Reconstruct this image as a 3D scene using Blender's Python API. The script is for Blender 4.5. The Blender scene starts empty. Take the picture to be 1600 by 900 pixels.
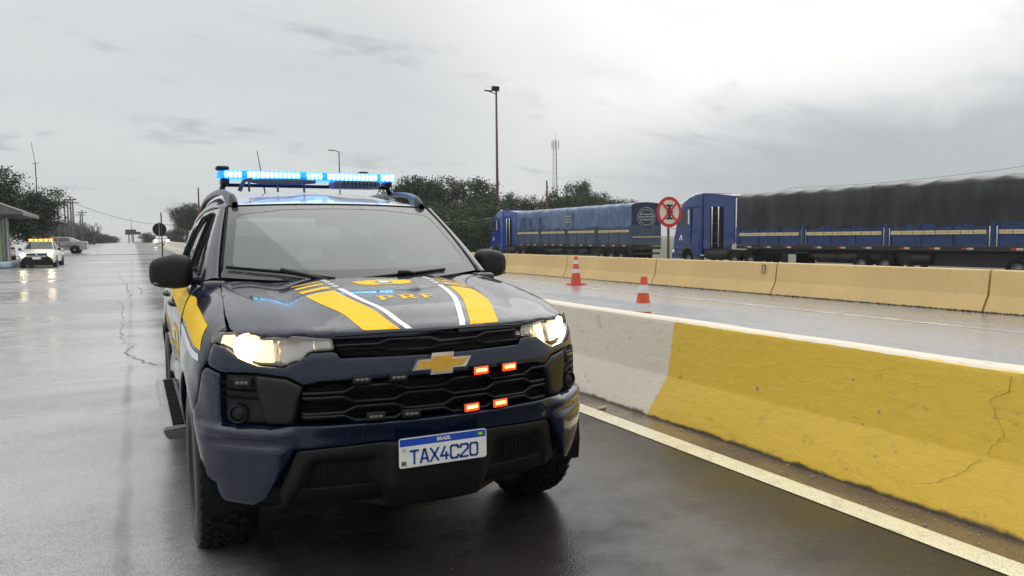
import bpy, bmesh, math, random
import numpy as np
from mathutils import Vector, Matrix, noise
from mathutils.geometry import delaunay_2d_cdt
random.seed(7); rng = np.random.default_rng(7)
SC = bpy.context.scene; COL = SC.collection
V = Vector; R = math.radians; PI = math.pi

# ---------------------------------------------------------------- camera
cam_d = bpy.data.cameras.new('camera'); cam = bpy.data.objects.new('camera', cam_d); COL.objects.link(cam)
SC.camera = cam
cam_d.sensor_width = 36; cam_d.lens = 27.0; cam_d.clip_start = 0.05; cam_d.clip_end = 6000
YAW, PITCH, ROLL, CAMZ = R(26.179), R(3.776), R(0.6), 1.46
f_ = V((math.sin(YAW)*math.cos(PITCH), math.cos(YAW)*math.cos(PITCH), -math.sin(PITCH)))
r_ = V((math.cos(YAW), -math.sin(YAW), 0)); u_ = r_.cross(f_)
r2 = r_*math.cos(ROLL) - u_*math.sin(ROLL); u2 = u_*math.cos(ROLL) + r_*math.sin(ROLL)
cam.matrix_world = Matrix(((r2.x, u2.x, -f_.x, 0), (r2.y, u2.y, -f_.y, 0), (r2.z, u2.z, -f_.z, CAMZ), (0, 0, 0, 1)))

# ---------------------------------------------------------------- light
SC.view_settings.view_transform = 'Standard'; SC.view_settings.look = 'None'
SC.view_settings.exposure = 0.0; SC.view_settings.gamma = 1.0
SUN_AZ, SUN_EL = R(50), R(48)          # azimuth from +Y towards +X
sun_dir = V((math.sin(SUN_AZ)*math.cos(SUN_EL), math.cos(SUN_AZ)*math.cos(SUN_EL), math.sin(SUN_EL)))
sl = bpy.data.lights.new('sun', 'SUN'); sl.energy = 0.6; sl.angle = R(60); sl.color = (1.0, 0.96, 0.9)
so = bpy.data.objects.new('sun', sl); COL.objects.link(so)
so.rotation_euler = (-sun_dir).to_track_quat('-Z', 'Y').to_euler()

def mth(nt, op, a, b=None, c=None, clamp=False):
    n = nt.nodes.new('ShaderNodeMath'); n.operation = op; n.use_clamp = clamp
    for i, x in enumerate((a, b, c)):
        if x is None: continue
        if isinstance(x, (int, float)): n.inputs[i].default_value = x
        else: nt.links.new(x, n.inputs[i])
    return n.outputs[0]
def vmth(nt, op, a, b=None):
    n = nt.nodes.new('ShaderNodeVectorMath'); n.operation = op
    for i, x in enumerate((a, b)):
        if x is None: continue
        if isinstance(x, (tuple, list, Vector)): n.inputs[i].default_value = tuple(x)
        else: nt.links.new(x, n.inputs[i])
    return n
def sstep(nt, x, lo, hi, a=0.0, b=1.0):
    n = nt.nodes.new('ShaderNodeMapRange'); n.interpolation_type = 'SMOOTHSTEP'
    nt.links.new(x, n.inputs[0]); n.inputs[1].default_value = lo; n.inputs[2].default_value = hi
    n.inputs[3].default_value = a; n.inputs[4].default_value = b
    return n.outputs[0]
def mixc(nt, fac, a, b, mode='MIX'):
    n = nt.nodes.new('ShaderNodeMix'); n.data_type = 'RGBA'; n.blend_type = mode
    for s, x in ((n.inputs[0], fac), (n.inputs[6], a), (n.inputs[7], b)):
        if isinstance(x, (int, float)): s.default_value = x
        elif isinstance(x, (tuple, list)): s.default_value = tuple(x) if len(x) == 4 else (*x, 1)
        else: nt.links.new(x, s)
    return n.outputs[2]
def noise_n(nt, vec, scale, detail=4, rough=.55, dist=0.0):
    n = nt.nodes.new('ShaderNodeTexNoise'); n.inputs['Scale'].default_value = scale
    n.inputs['Detail'].default_value = detail; n.inputs['Roughness'].default_value = rough
    n.inputs['Distortion'].default_value = dist
    if vec is not None: nt.links.new(vec, n.inputs['Vector'])
    return n.outputs['Fac']
def mapping(nt, vec, scale=(1, 1, 1), loc=(0, 0, 0), rot=(0, 0, 0)):
    n = nt.nodes.new('ShaderNodeMapping'); n.inputs['Scale'].default_value = scale
    n.inputs['Location'].default_value = loc; n.inputs['Rotation'].default_value = rot
    nt.links.new(vec, n.inputs['Vector']); return n.outputs[0]

W = bpy.data.worlds.new('World'); SC.world = W; W.use_nodes = True
nt = W.node_tree; nt.nodes.clear()
out = nt.nodes.new('ShaderNodeOutputWorld'); bg = nt.nodes.new('ShaderNodeBackground')
bg.inputs['Strength'].default_value = 0.1
sky = nt.nodes.new('ShaderNodeTexSky'); sky.sky_type = 'NISHITA'; sky.sun_disc = False
sky.sun_elevation = SUN_EL; sky.sun_rotation = SUN_AZ
tc = nt.nodes.new('ShaderNodeTexCoord'); D = tc.outputs['Generated']
sx = nt.nodes.new('ShaderNodeSeparateXYZ'); nt.links.new(D, sx.inputs[0])
el = mth(nt, 'MAXIMUM', sx.outputs[2], 0.0)
den = mth(nt, 'ADD', el, 0.16)
cx = mth(nt, 'DIVIDE', sx.outputs[0], den); cy = mth(nt, 'DIVIDE', sx.outputs[1], den)
cb = nt.nodes.new('ShaderNodeCombineXYZ'); nt.links.new(cx, cb.inputs[0]); nt.links.new(cy, cb.inputs[1])
P = mapping(nt, cb.outputs[0], (1, 1, 1), (3.1, 1.7, 0), (0, 0, R(-20)))
P1 = mapping(nt, P, (.55, 1.0, 1))
n1 = noise_n(nt, P1, 0.9, 5, .5, .3)
n2 = noise_n(nt, P1, 2.6, 6, .55, .5)
n3 = noise_n(nt, mapping(nt, P, (1, .55, 1), (5, 2, 0)), 5.0, 5, .6, .3)
# brightness against height, 0 at the horizon to 1 overhead
base = sstep(nt, el, 0.0, 0.16, 0.655, 0.715)
base = mth(nt, 'ADD', base, sstep(nt, el, 0.12, 0.42, 0.0, 0.07))
base = mth(nt, 'ADD', base, sstep(nt, el, 0.36, 0.85, 0.0, 0.95))
# thin bright part of the overcast, where the sun is behind it
bd = V((math.sin(R(52))*math.cos(R(24)), math.cos(R(52))*math.cos(R(24)), math.sin(R(24))))
dt = vmth(nt, 'DOT_PRODUCT', D, bd).outputs['Value']
lobe = sstep(nt, dt, 0.80, 0.985)
nn = mth(nt, 'SUBTRACT', n2, 0.5)
lobe = mth(nt, 'MULTIPLY', lobe, mth(nt, 'MULTIPLY_ADD', nn, 1.2, 1.0))
# low grey bank rising to the right
pt_ = lambda u, v: (f_+r2*((u-800)/1200)-u2*((v-450)/1200)).normalized()
ra, rb = pt_(1000, 215), pt_(1600, 85)
bn = ra.cross(rb).normalized()
if bn.z > 0: bn = -bn
bk = vmth(nt, 'DOT_PRODUCT', D, bn).outputs['Value']          # positive under the bank's edge
bk = mth(nt, 'ADD', bk, mth(nt, 'MULTIPLY', nn, 0.14))
bank = sstep(nt, bk, -0.06, 0.07)
bank = mth(nt, 'MULTIPLY', bank, sstep(nt, vmth(nt, 'DOT_PRODUCT', D, (math.sin(R(58)), math.cos(R(58)), .15)).outputs['Value'], 0.84, 0.985))
b = mth(nt, 'ADD', base, mth(nt, 'MULTIPLY', mth(nt, 'MULTIPLY', lobe, mth(nt, 'SUBTRACT', 1.0, bank)), 0.34))
b = mth(nt, 'SUBTRACT', b, mth(nt, 'MULTIPLY', bank, 0.17))
soft = mth(nt, 'SUBTRACT', 1.0, mth(nt, 'MULTIPLY', bank, 0.8))
b = mth(nt, 'ADD', b, mth(nt, 'MULTIPLY', mth(nt, 'MULTIPLY', mth(nt, 'SUBTRACT', n1, .5), .22), soft))
dk = sstep(nt, n2, 0.54, 0.68)
dk = mth(nt, 'MULTIPLY', dk, sstep(nt, n3, 0.38, 0.62))
b = mth(nt, 'SUBTRACT', b, mth(nt, 'MULTIPLY', mth(nt, 'MULTIPLY', dk, 0.17), soft))
b = mth(nt, 'MAXIMUM', b, 0.3)
tint = mixc(nt, sstep(nt, b, 0.5, 0.95), (0.935, 0.995, 1.03), (1.0, 1.0, 0.975))
cc = nt.nodes.new('ShaderNodeVectorMath'); cc.operation = 'SCALE'; nt.links.new(tint, cc.inputs[0])
nt.links.new(mth(nt, 'MULTIPLY', b, 10.0), cc.inputs['Scale'])
fin = mixc(nt, 0.96, sky.outputs[0], cc.outputs[0])
nt.links.new(fin, bg.inputs['Color']); nt.links.new(bg.outputs[0], out.inputs[0])

# ---------------------------------------------------------------- object helpers
def tag(o, label=None, cat=None, group=None, kind=None):
    if label: o['label'] = label
    if cat: o['category'] = cat
    if group: o['group'] = group
    if kind: o['kind'] = kind
    return o
def thing(name, label, cat, loc=(0, 0, 0), rz=0.0, group=None):
    o = bpy.data.objects.new(name, None); COL.objects.link(o); o.empty_display_size = .3
    o.location = loc; o.rotation_euler = (0, 0, rz)
    return tag(o, label, cat, group)
def mesh(name, verts, faces, mat, parent=None, smooth=True, fm=None, loc=None):
    me = bpy.data.meshes.new(name); me.from_pydata([tuple(v) for v in verts], [], faces)
    for m in (mat if isinstance(mat, (list, tuple)) else [mat]): me.materials.append(m)
    if fm is not None: me.polygons.foreach_set('material_index', fm)
    me.polygons.foreach_set('use_smooth', [smooth]*len(me.polygons)); me.update()
    o = bpy.data.objects.new(name, me); COL.objects.link(o)
    if parent: o.parent = parent
    if loc: o.location = loc
    return o
def children(o): return [c for c in bpy.data.objects if c.parent == o]
def copy_tree(o, parent=None, kids=None):
    kids = kids or {}
    c = o.copy(); COL.objects.link(c); c.parent = parent
    for ch in KIDS(o): copy_tree(ch, c)
    return c
def KIDS(o): return list(o.children)

class MB:
    """collects simple shapes into one mesh"""
    def __init__(s): s.v = []; s.f = []; s.m = []
    def add(s, v, f, m=0):
        n = len(s.v); s.v += [V(p) for p in v]; s.f += [tuple(i+n for i in q) for q in f]; s.m += [m]*len(f); return s
    def box(s, c, d, m=0, rot=None, bev=0.0):
        hx, hy, hz = d[0]/2, d[1]/2, d[2]/2
        if bev > 0:
            b = min(bev, hx*.9, hy*.9, hz*.9); bm = bmesh.new(); bmesh.ops.create_cube(bm, size=1)
            for v in bm.verts: v.co = V((v.co.x*2*hx, v.co.y*2*hy, v.co.z*2*hz))
            bmesh.ops.bevel(bm, geom=bm.edges[:], offset=b, segments=2, affect='EDGES', profile=.5)
            bm.verts.index_update(); vs = [v.co.copy() for v in bm.verts]; fs = [tuple(v.index for v in f.verts) for f in bm.faces]; bm.free()
        else:
            vs = [V((x, y, z)) for x in (-hx, hx) for y in (-hy, hy) for z in (-hz, hz)]
            fs = [(0, 1, 3, 2), (4, 6, 7, 5), (0, 4, 5, 1), (2, 3, 7, 6), (0, 2, 6, 4), (1, 5, 7, 3)]
        if rot: vs = [rot @ v for v in vs]
        c = V(c); return s.add([v+c for v in vs], fs, m)
    def tube(s, path, r, n=8, m=0, caps=True):
        path = [V(p) for p in path]; k = len(path); rs = r if isinstance(r, (list, tuple)) else [r]*k
        vs = []; up = None
        for i, p in enumerate(path):
            t = (path[min(i+1, k-1)]-path[max(i-1, 0)]).normalized()
            a = V((0, 0, 1)) if abs(t.z) < .95 else V((1, 0, 0))
            if up is None: up = (a - t*a.dot(t)).normalized()
            else: up = (up - t*up.dot(t)).normalized()
            w = t.cross(up)
            for j in range(n):
                an = 2*PI*j/n; vs.append(p + (up*math.cos(an)+w*math.sin(an))*rs[i])
        fs = [(i*n+j, i*n+(j+1) % n, (i+1)*n+(j+1) % n, (i+1)*n+j) for i in range(k-1) for j in range(n)]
        if caps: fs += [tuple(range(n-1, -1, -1)), tuple(range((k-1)*n, k*n))]
        return s.add(vs, fs, m)
    def lathe(s, prof, c=(0, 0, 0), axis='X', n=32, m=0):
        # prof: list of (along, radius)
        vs = []
        for a, r in prof:
            for j in range(n):
                t = 2*PI*j/n; q = (a, r*math.cos(t), r*math.sin(t))
                if axis == 'Z': q = (q[1], q[2], q[0])
                if axis == 'Y': q = (q[1], q[0], q[2])
                vs.append(V(q)+V(c))
        k = len(prof)
        fs = [(i*n+j, i*n+(j+1) % n, (i+1)*n+(j+1) % n, (i+1)*n+j) for i in range(k-1) for j in range(n)]
        return s.add(vs, fs, m)
    def prism(s, poly, lo, hi, axis='Y', m=0):
        # poly in the two other axes; axis 'Y': (x,z), 'X': (y,z), 'Z': (x,y)
        def q(a, b, h): return {'Y': (a, h, b), 'X': (h, a, b), 'Z': (a, b, h)}[axis]
        n = len(poly); vs = [q(a, b, lo) for a, b in poly]+[q(a, b, hi) for a, b in poly]
        fs = [(i, (i+1) % n, n+(i+1) % n, n+i) for i in range(n)] + [tuple(range(n-1, -1, -1)), tuple(range(n, 2*n))]
        return s.add(vs, fs, m)
    def build(s, name, mat, parent=None, smooth=False, loc=None, fix=True):
        o = mesh(name, s.v, s.f, mat, parent, smooth, s.m, loc)
        if fix:
            bm = bmesh.new(); bm.from_mesh(o.data); bmesh.ops.recalc_face_normals(bm, faces=bm.faces); bm.to_mesh(o.data); bm.free()
        return o
def auto_smooth(o, ang=40):
    for p in o.data.polygons: p.use_smooth = True
    bm = bmesh.new(); bm.from_mesh(o.data)
    for e in bm.edges:
        if len(e.link_faces) == 2 and e.calc_face_angle(0) > R(ang): e.smooth = False
    bm.to_mesh(o.data); bm.free(); return o

def in_poly(x, y, poly):
    c = False; n = len(poly); j = n-1
    for i in range(n):
        xi, yi = poly[i]; xj, yj = poly[j]
        if (yi > y) != (yj > y) and x < (xj-xi)*(y-yi)/(yj-yi)+xi: c = not c
        j = i
    return c
def densify(poly, sp):
    o = []
    for i, a in enumerate(poly):
        b = poly[(i+1) % len(poly)]; L = math.hypot(b[0]-a[0], b[1]-a[1]); k = max(1, int(math.ceil(L/sp)))
        o += [(a[0]+(b[0]-a[0])*t/k, a[1]+(b[1]-a[1])*t/k) for t in range(k)]
    return o
def round_poly(poly, r, seg=4, skip=()):
    o = []; n = len(poly)
    for i in range(n):
        if i in skip: o.append(poly[i]); continue
        p = V(poly[i]).to_2d(); a = V(poly[i-1]).to_2d(); b = V(poly[(i+1) % n]).to_2d()
        da = (a-p); db = (b-p); ra = min(r, da.length*.45); rb = min(r, db.length*.45)
        s = p+da.normalized()*ra; e = p+db.normalized()*rb
        for k in range(seg+1):
            t = k/seg; q = s*(1-t)**2 + p*2*t*(1-t) + e*t*t; o.append((q.x, q.y))
    return o
def seg_dist(P, poly):
    A = np.array(poly); B = np.roll(A, -1, 0); d = B-A; L2 = (d**2).sum(1)+1e-12
    AP = P[:, None, :]-A[None]; t = np.clip((AP*d[None]).sum(2)/L2, 0, 1)
    return np.sqrt(((AP-t[..., None]*d[None])**2).sum(2)).min(1)
def panel(name, poly, fn, mat, parent, sp=.05, th=.01, rim=.005, holes=(), off=0.0, mirror=False, disp=None, flip=False, midx=None):
    """curved sheet cut to an outline: fn maps outline space to 3D; its edges are rounded and turned inwards"""
    loops = [densify(poly, sp)]+[densify(h, sp) for h in holes]
    pts = []; edges = []
    for lp in loops:
        n0 = len(pts); pts += lp; edges += [(n0+i, n0+(i+1) % len(lp)) for i in range(len(lp))]
    allp = np.array(pts)
    xs = [p[0] for p in loops[0]]; ys = [p[1] for p in loops[0]]
    def inside(x, y): return in_poly(x, y, loops[0]) and not any(in_poly(x, y, h) for h in loops[1:])
    cand = []
    if rim > 0:
        for lp in loops:
            n = len(lp)
            for i in range(n):
                a, p, b = lp[i-1], lp[i], lp[(i+1) % n]
                tx, ty = b[0]-a[0], b[1]-a[1]; l = math.hypot(tx, ty) or 1
                for sg in (1, -1):
                    for k in (.35, 1.0):
                        q = (p[0]-ty/l*rim*k*sg, p[1]+tx/l*rim*k*sg)
                        if inside(*q): cand.append((q, rim*k*.9))
    gx = np.arange(min(xs)+sp*.5, max(xs), sp); gy = np.arange(min(ys)+sp*.43, max(ys), sp*.87)
    for r_i, y in enumerate(gy):
        for x in gx:
            q = (x+(sp*.5 if r_i % 2 else 0), y)
            if inside(*q): cand.append((q, rim+sp*.35))
    if cand:
        Q = np.array([c[0] for c in cand]); dmin = np.array([c[1] for c in cand])
        dd = np.full(len(Q), 9e9)
        for lp in loops: dd = np.minimum(dd, seg_dist(Q, lp))
        pts = pts+[tuple(q) for q, k in zip(Q, dd >= dmin) if k]
    r = delaunay_2d_cdt([V(p) for p in pts], edges, [], 0, 1e-6)
    P2 = [(v.x, v.y) for v in r[0]]; tris = []
    for f in r[2]:
        x = sum(P2[i][0] for i in f)/3; y = sum(P2[i][1] for i in f)/3
        if inside(x, y): tris.append(tuple(f))
    A = np.array(P2); dist = np.full(len(A), 9e9)
    for lp in loops: dist = np.minimum(dist, seg_dist(A, lp))
    e = 1e-3; co = []; nr = []
    for i, (a, b_) in enumerate(P2):
        p = V(fn(a, b_)); n = (V(fn(a+e, b_))-V(fn(a-e, b_))).cross(V(fn(a, b_+e))-V(fn(a, b_-e)))
        n = n.normalized() if n.length > 1e-12 else V((0, -1, 0))
        if flip: n = -n
        o = off+(disp(a, b_) if disp else 0)
        if rim > 0 and dist[i] < rim: k = 1-dist[i]/rim; o -= rim*(1-math.sqrt(max(0, 1-k*k)))
        co.append(p+n*o); nr.append(n)
    faces = []
    for t in tris:
        n = (co[t[1]]-co[t[0]]).cross(co[t[2]]-co[t[0]])
        faces.append(t if n.dot(nr[t[0]]) >= 0 else (t[0], t[2], t[1]))
    if th > 0:
        cnt = {}
        for t in faces:
            for i in range(3):
                a, b_ = t[i], t[(i+1) % 3]; cnt[(a, b_)] = 1
        bord = [(a, b_) for (a, b_) in cnt if (b_, a) not in cnt]; mp = {}
        for a, b_ in bord:
            for q in (a, b_):
                if q not in mp: mp[q] = len(co); co.append(co[q]-nr[q]*th)
            faces.append((b_, a, mp[a], mp[b_]))
    o = mesh(name, co, faces, mat, parent, True)
    if midx: 
        for p in o.data.polygons: p.material_index = midx(p.center)
    res = [o]
    if mirror:
        o2 = mesh(name, [(-c.x, c.y, c.z) for c in co], [tuple(reversed(f)) for f in faces], mat, parent, True)
        if midx:
            for p in o2.data.polygons: p.material_index = midx(V((-p.center.x, p.center.y, p.center.z)))
        res.append(o2)
    return res
def lerp(a, b, t): return a+(b-a)*t
def ss(lo, hi, x):
    t = min(1, max(0, (x-lo)/(hi-lo))); return t*t*(3-2*t)
def interp(tab, x):
    """smooth piecewise interpolation through (x, y) pairs"""
    if x <= tab[0][0]: return tab[0][1]
    if x >= tab[-1][0]: return tab[-1][1]
    for i in range(len(tab)-1):
        if x <= tab[i+1][0]:
            x0, y0 = tab[i]; x1, y1 = tab[i+1]; h = x1-x0
            m0 = (y1-tab[i-1][1])/(x1-tab[i-1][0]) if i > 0 else (y1-y0)/h
            m1 = (tab[i+2][1]-y0)/(tab[i+2][0]-x0) if i+2 < len(tab) else (y1-y0)/h
            t = (x-x0)/h
            return (2*t**3-3*t*t+1)*y0+(t**3-2*t*t+t)*h*m0+(-2*t**3+3*t*t)*y1+(t**3-t*t)*h*m1
def text_mesh(s, size, mat, name, parent, fn=None, ext=.0015, align='CENTER', sx=1.0, bold=0.0):
    cu = bpy.data.curves.new('tmp', 'FONT'); cu.body = s; cu.size = size; cu.align_x = align; cu.align_y = 'CENTER'
    cu.extrude = ext; cu.offset = bold; cu.resolution_u = 3
    o = bpy.data.objects.new('tmp', cu); COL.objects.link(o); dg = bpy.context.evaluated_depsgraph_get()
    me = bpy.data.meshes.new_from_object(o.evaluated_get(dg)); bpy.data.objects.remove(o); bpy.data.curves.remove(cu)
    for v in me.vertices:
        p = V((v.co.x*sx, v.co.y, v.co.z)); v.co = fn(p) if fn else p
    me.materials.clear(); me.materials.append(mat); me.name = name
    q = bpy.data.objects.new(name, me); COL.objects.link(q); q.parent = parent
    return q

# ---------------------------------------------------------------- materials
def mat_new(name):
    m = bpy.data.materials.new(name); m.use_nodes = True; n = m.node_tree
    return m, n, n.nodes['Principled BSDF'], n.nodes['Material Output']
def bump_n(nt, bs, h, strength=.3, dist=.01, prev=None):
    b = nt.nodes.new('ShaderNodeBump'); b.inputs['Strength'].default_value = strength; b.inputs['Distance'].default_value = dist
    nt.links.new(h, b.inputs['Height'])
    if prev is not None: nt.links.new(prev, b.inputs['Normal'])
    nt.links.new(b.outputs[0], bs.inputs['Normal']); return b.outputs[0]
def M(name, col, rough=.5, metal=0.0, coat=0.0, vary=0.15, vs=3.0, bump=0.0, bs_=40.0, emit=None, es=0.0, spec=.5, dirt=None, dirt_amt=0.0):
    m, n, b, o = mat_new(name)
    tcn = n.nodes.new('ShaderNodeTexCoord').outputs['Object']
    f = noise_n(n, tcn, vs, 5, .6)
    k = sstep(n, f, .3, .7)
    c = mixc(n, k, [x*(1-vary) for x in col], [min(1, x*(1+vary)) for x in col])
    if dirt:
        g = sstep(n, noise_n(n, tcn, vs*2.7, 6, .7, .4), .5, .72)
        c = mixc(n, mth(n, 'MULTIPLY', g, dirt_amt), c, dirt)
    n.links.new(c, b.inputs['Base Color'])
    n.links.new(mth(n, 'MULTIPLY_ADD', f, rough*.3, rough*.85), b.inputs['Roughness'])
    b.inputs['Metallic'].default_value = metal; b.inputs['Coat Weight'].default_value = coat; b.inputs['Coat Roughness'].default_value = .03
    b.inputs['Specular IOR Level'].default_value = spec
    if emit: b.inputs['Emission Color'].default_value = (*emit, 1); b.inputs['Emission Strength'].default_value = es
    if bump > 0: bump_n(n, b, noise_n(n, tcn, bs_, 5, .6), bump, .01)
    return m
# ---------------------------------------------------------------- shared materials
def drops(n, b, tcn, scale=85, strength=.5, prev=None):
    """standing rain drops as relief"""
    v = n.nodes.new('ShaderNodeTexVoronoi'); v.inputs['Scale'].default_value = scale; n.links.new(tcn, v.inputs['Vector'])
    v.inputs['Randomness'].default_value = 1.0
    s = n.nodes.new('ShaderNodeSeparateColor'); n.links.new(v.outputs['Color'], s.inputs[0])
    rad = mth(n, 'MULTIPLY_ADD', s.outputs[0], .30, .08)
    on = mth(n, 'GREATER_THAN', s.outputs[1], .50)
    d = mth(n, 'SUBTRACT', rad, v.outputs['Distance'])
    h = mth(n, 'SQRT', mth(n, 'MAXIMUM', mth(n, 'MULTIPLY', d, on), 0.0))
    return bump_n(n, b, h, strength, .009, prev)
def paint(name, col, drop=True, rough=.22, coat=1.0, vary=.1):
    m, n, b, o = mat_new(name); tcn = n.nodes.new('ShaderNodeTexCoord').outputs['Object']
    f = noise_n(n, tcn, 6, 6, .65)
    c = mixc(n, f, [x*(1-vary) for x in col], [x*(1+vary)+.0004 for x in col])
    n.links.new(c, b.inputs['Base Color']); b.inputs['Roughness'].default_value = rough
    b.inputs['Coat Weight'].default_value = coat; b.inputs['Coat IOR'].default_value = 1.45; b.inputs['Specular IOR Level'].default_value = .12
    n.links.new(sstep(n, noise_n(n, tcn, 18, 5, .7), .35, .8, .03, .14), b.inputs['Coat Roughness'])
    if drop:
        nrm = drops(n, b, tcn); n.links.new(nrm, b.inputs['Coat Normal'])
    return m
navy = paint('navy_paint', (.0014, .0065, .024))
roof_white = paint('roof_white_paint', (.62, .62, .66))
yellow_film = paint('yellow_film', (.80, .50, .006), rough=.5, coat=.12)
white_film = paint('white_film', (.72, .74, .76), rough=.5, coat=.12)
black_gloss = paint('black_gloss_plastic', (.004, .004, .005), drop=True, rough=.3, coat=.6)
black_satin = M('black_satin_plastic', (.007, .007, .008), .45, vary=.2, vs=8, bump=.15, bs_=300, spec=.3)
black_matt = M('black_matt_plastic', (.004, .004, .0045), .6, spec=.2, vary=.2, vs=8)
bezel_grey = M('bezel_grey_plastic', (.006, .007, .008), .40, spec=.35, vary=.2, vs=8)
rubber = M('rubber', (.003, .003, .003), .75, spec=.25, vary=.3, vs=20, bump=.3, bs_=120)
rubber_wet = M('wet_rubber', (.005, .005, .005), .35, spec=.35, vary=.3, vs=20, bump=.3, bs_=90)
alloy = M('alloy', (.45, .46, .48), .3, .9, vary=.1)
alloy_dark = M('dark_alloy', (.06, .06, .065), .3, .6, vary=.1)
chrome = M('chrome', (.8, .8, .82), .08, 1.0, vary=.03)
brushed = M('brushed_aluminium', (.55, .56, .58), .32, .9, vary=.1, vs=20)
gold = M('gold_badge', (.72, .42, .06), .30, .35, vary=.1, vs=60, bump=.1, bs_=400)
steel_dark = M('dark_steel', (.03, .028, .026), .6, .3, vary=.3, vs=6)
plate_white = M('plate_white', (.72, .73, .70), .35, vary=.06, vs=20, dirt=(.35, .33, .3), dirt_amt=.25)
plate_blue = M('plate_blue', (.010, .065, .42), .3, vary=.06)
plate_letter = M('plate_letter_blue', (.012, .06, .30), .35, vary=.06)
flag_green = M('flag_green', (.02, .3, .06), .4); flag_yellow = M('flag_yellow', (.75, .6, .05), .4)
ink_black = M('ink_black', (.015, .015, .015), .5)
def emit_mat(name, col, s, base=(.02, .02, .02)):
    m, n, b, o = mat_new(name); b.inputs['Base Color'].default_value = (*base, 1); b.inputs['Roughness'].default_value = .2
    tcn = n.nodes.new('ShaderNodeTexCoord').outputs['Object']
    f = noise_n(n, tcn, 60, 2); b.inputs['Emission Color'].default_value = (*col, 1)
    n.links.new(mth(n, 'MULTIPLY_ADD', f, s*.5, s*.75), b.inputs['Emission Strength']); return m
blue_led = emit_mat('blue_led', (.10, .50, 1.0), 10.0)
blue_lens = emit_mat('blue_lens_lit', (.0, .22, 1.0), 2.0, (.0, .05, .3))
red_led = emit_mat('red_led', (1.0, .05, .002), 2.6)
red_core = emit_mat('red_led_core', (1.0, .36, .07), 10.0)
amber_led = emit_mat('amber_led', (1.0, .45, .04), 7.0)
head_on = emit_mat('headlight_bulb_lit', (1.0, .72, .34), 34.0)
head_on_far = emit_mat('far_headlight_lit', (1.0, .80, .50), 60.0)
led_off = M('led_unlit', (.12, .12, .11), .15, .3, vary=.4, vs=300)
def glass_mat(name, tint=(.75, .85, .82), film=.0, film_col=(.5, .55, .52), coat=.12, rough=.0, dr=False):
    m, n, b, o = mat_new(name); n.nodes.remove(b)
    tcn = n.nodes.new('ShaderNodeTexCoord').outputs['Object']
    tr = n.nodes.new('ShaderNodeBsdfTransparent'); tr.inputs[0].default_value = (*tint, 1)
    gl = n.nodes.new('ShaderNodeBsdfGlossy'); gl.inputs['Roughness'].default_value = max(rough, .02)
    fr = n.nodes.new('ShaderNodeFresnel'); fr.inputs[0].default_value = 1.48
    di = n.nodes.new('ShaderNodeBsdfDiffuse'); di.inputs[0].default_value = (*film_col, 1)
    mx = n.nodes.new('ShaderNodeMixShader'); n.links.new(mth(n, 'MULTIPLY_ADD', noise_n(n, tcn, 1.6, 5, .6, .6), film*.4, film*.75), mx.inputs[0])
    n.links.new(tr.outputs[0], mx.inputs[1]); n.links.new(di.outputs[0], mx.inputs[2])
    m2 = n.nodes.new('ShaderNodeMixShader'); n.links.new(mth(n, 'ADD', fr.outputs[0], coat*.3, clamp=True), m2.inputs[0])
    n.links.new(mx.outputs[0], m2.inputs[1]); n.links.new(gl.outputs[0], m2.inputs[2]); n.links.new(m2.outputs[0], o.inputs[0])
    if dr:
        bp = n.nodes.new('ShaderNodeBump'); bp.inputs['Strength'].default_value = .15; bp.inputs['Distance'].default_value = .004
        v = n.nodes.new('ShaderNodeTexVoronoi'); v.inputs['Scale'].default_value = 150; n.links.new(tcn, v.inputs['Vector'])
        n.links.new(mth(n, 'LESS_THAN', v.outputs['Distance'], .22), bp.inputs['Height']); n.links.new(bp.outputs[0], gl.inputs['Normal'])
    return m
windscreen = glass_mat('windscreen_glass', (.62, .74, .69), .86, (.115, .14, .127), .1, .04, True)
side_glass = glass_mat('side_glass', (.30, .34, .32), .05, (.4, .42, .4), .2)
clear_lens = glass_mat('clear_lens', (.9, .9, .9), .22, (.62, .58, .50), .05)
dark_glass = M('dark_window_glass', (.03, .035, .04), .06, vary=.3, vs=1)
frit = paint('black_ceramic_band', (.05, .05, .056), rough=.2, coat=.7)
seat_fab = M('seat_fabric', (.05, .05, .055), .8); dash_m = M('dashboard_plastic', (.03, .03, .032), .6)

reflector_lit = emit_mat('reflector_lit', (1.0, .74, .40), 2.3)
# ---------------------------------------------------------------- the patrol car; car space: X across, Y back from the number plate, Z up
PLAN = [(0, 0), (.16, .012), (.3, .033), (.45, .062), (.56, .098), (.65, .15), (.72, .20), (.79, .268), (.85, .335), (.90, .42), (.93, .51), (.946, .62), (.952, .80),
        (.953, 1.1), (.953, 1.5), (.953, 2.2), (.953, 3.0), (.950, 3.6), (.943, 4.1), (.928, 4.4), (.89, 4.62), (.80, 4.75), (.6, 4.81), (.3, 4.835), (0, 4.84)]
_s = [0.0]
for (x0, y0), (x1, y1) in zip(PLAN, PLAN[1:]): _s.append(_s[-1]+math.hypot(x1-x0, y1-y0))
PX = [(s, p[0]) for s, p in zip(_s, PLAN)]; PY = [(s, p[1]) for s, p in zip(_s, PLAN)]
AEND = _s[-1]
def plan(a): return interp(PX, a), interp(PY, a)
def fx(X): return interp([(p[0], s) for s, p in zip(_s[:11], PLAN[:11])], X)
def fy(Y): return interp([(p[1], s) for s, p in zip(_s[7:], PLAN[7:])], Y)
Y0 = [(.26, .13), (.36, .07), (.45, .045), (.58, .028), (.69, .018), (.80, .018), (.88, .02), (.97, .034), (1.075, .05), (1.25, .08)]
KS = [(.26, .93), (.40, .965), (.50, .982), (.62, .998), (.72, 1.004), (.85, 1.003), (.95, .996), (1.05, .982), (1.25, .95)]
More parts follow.
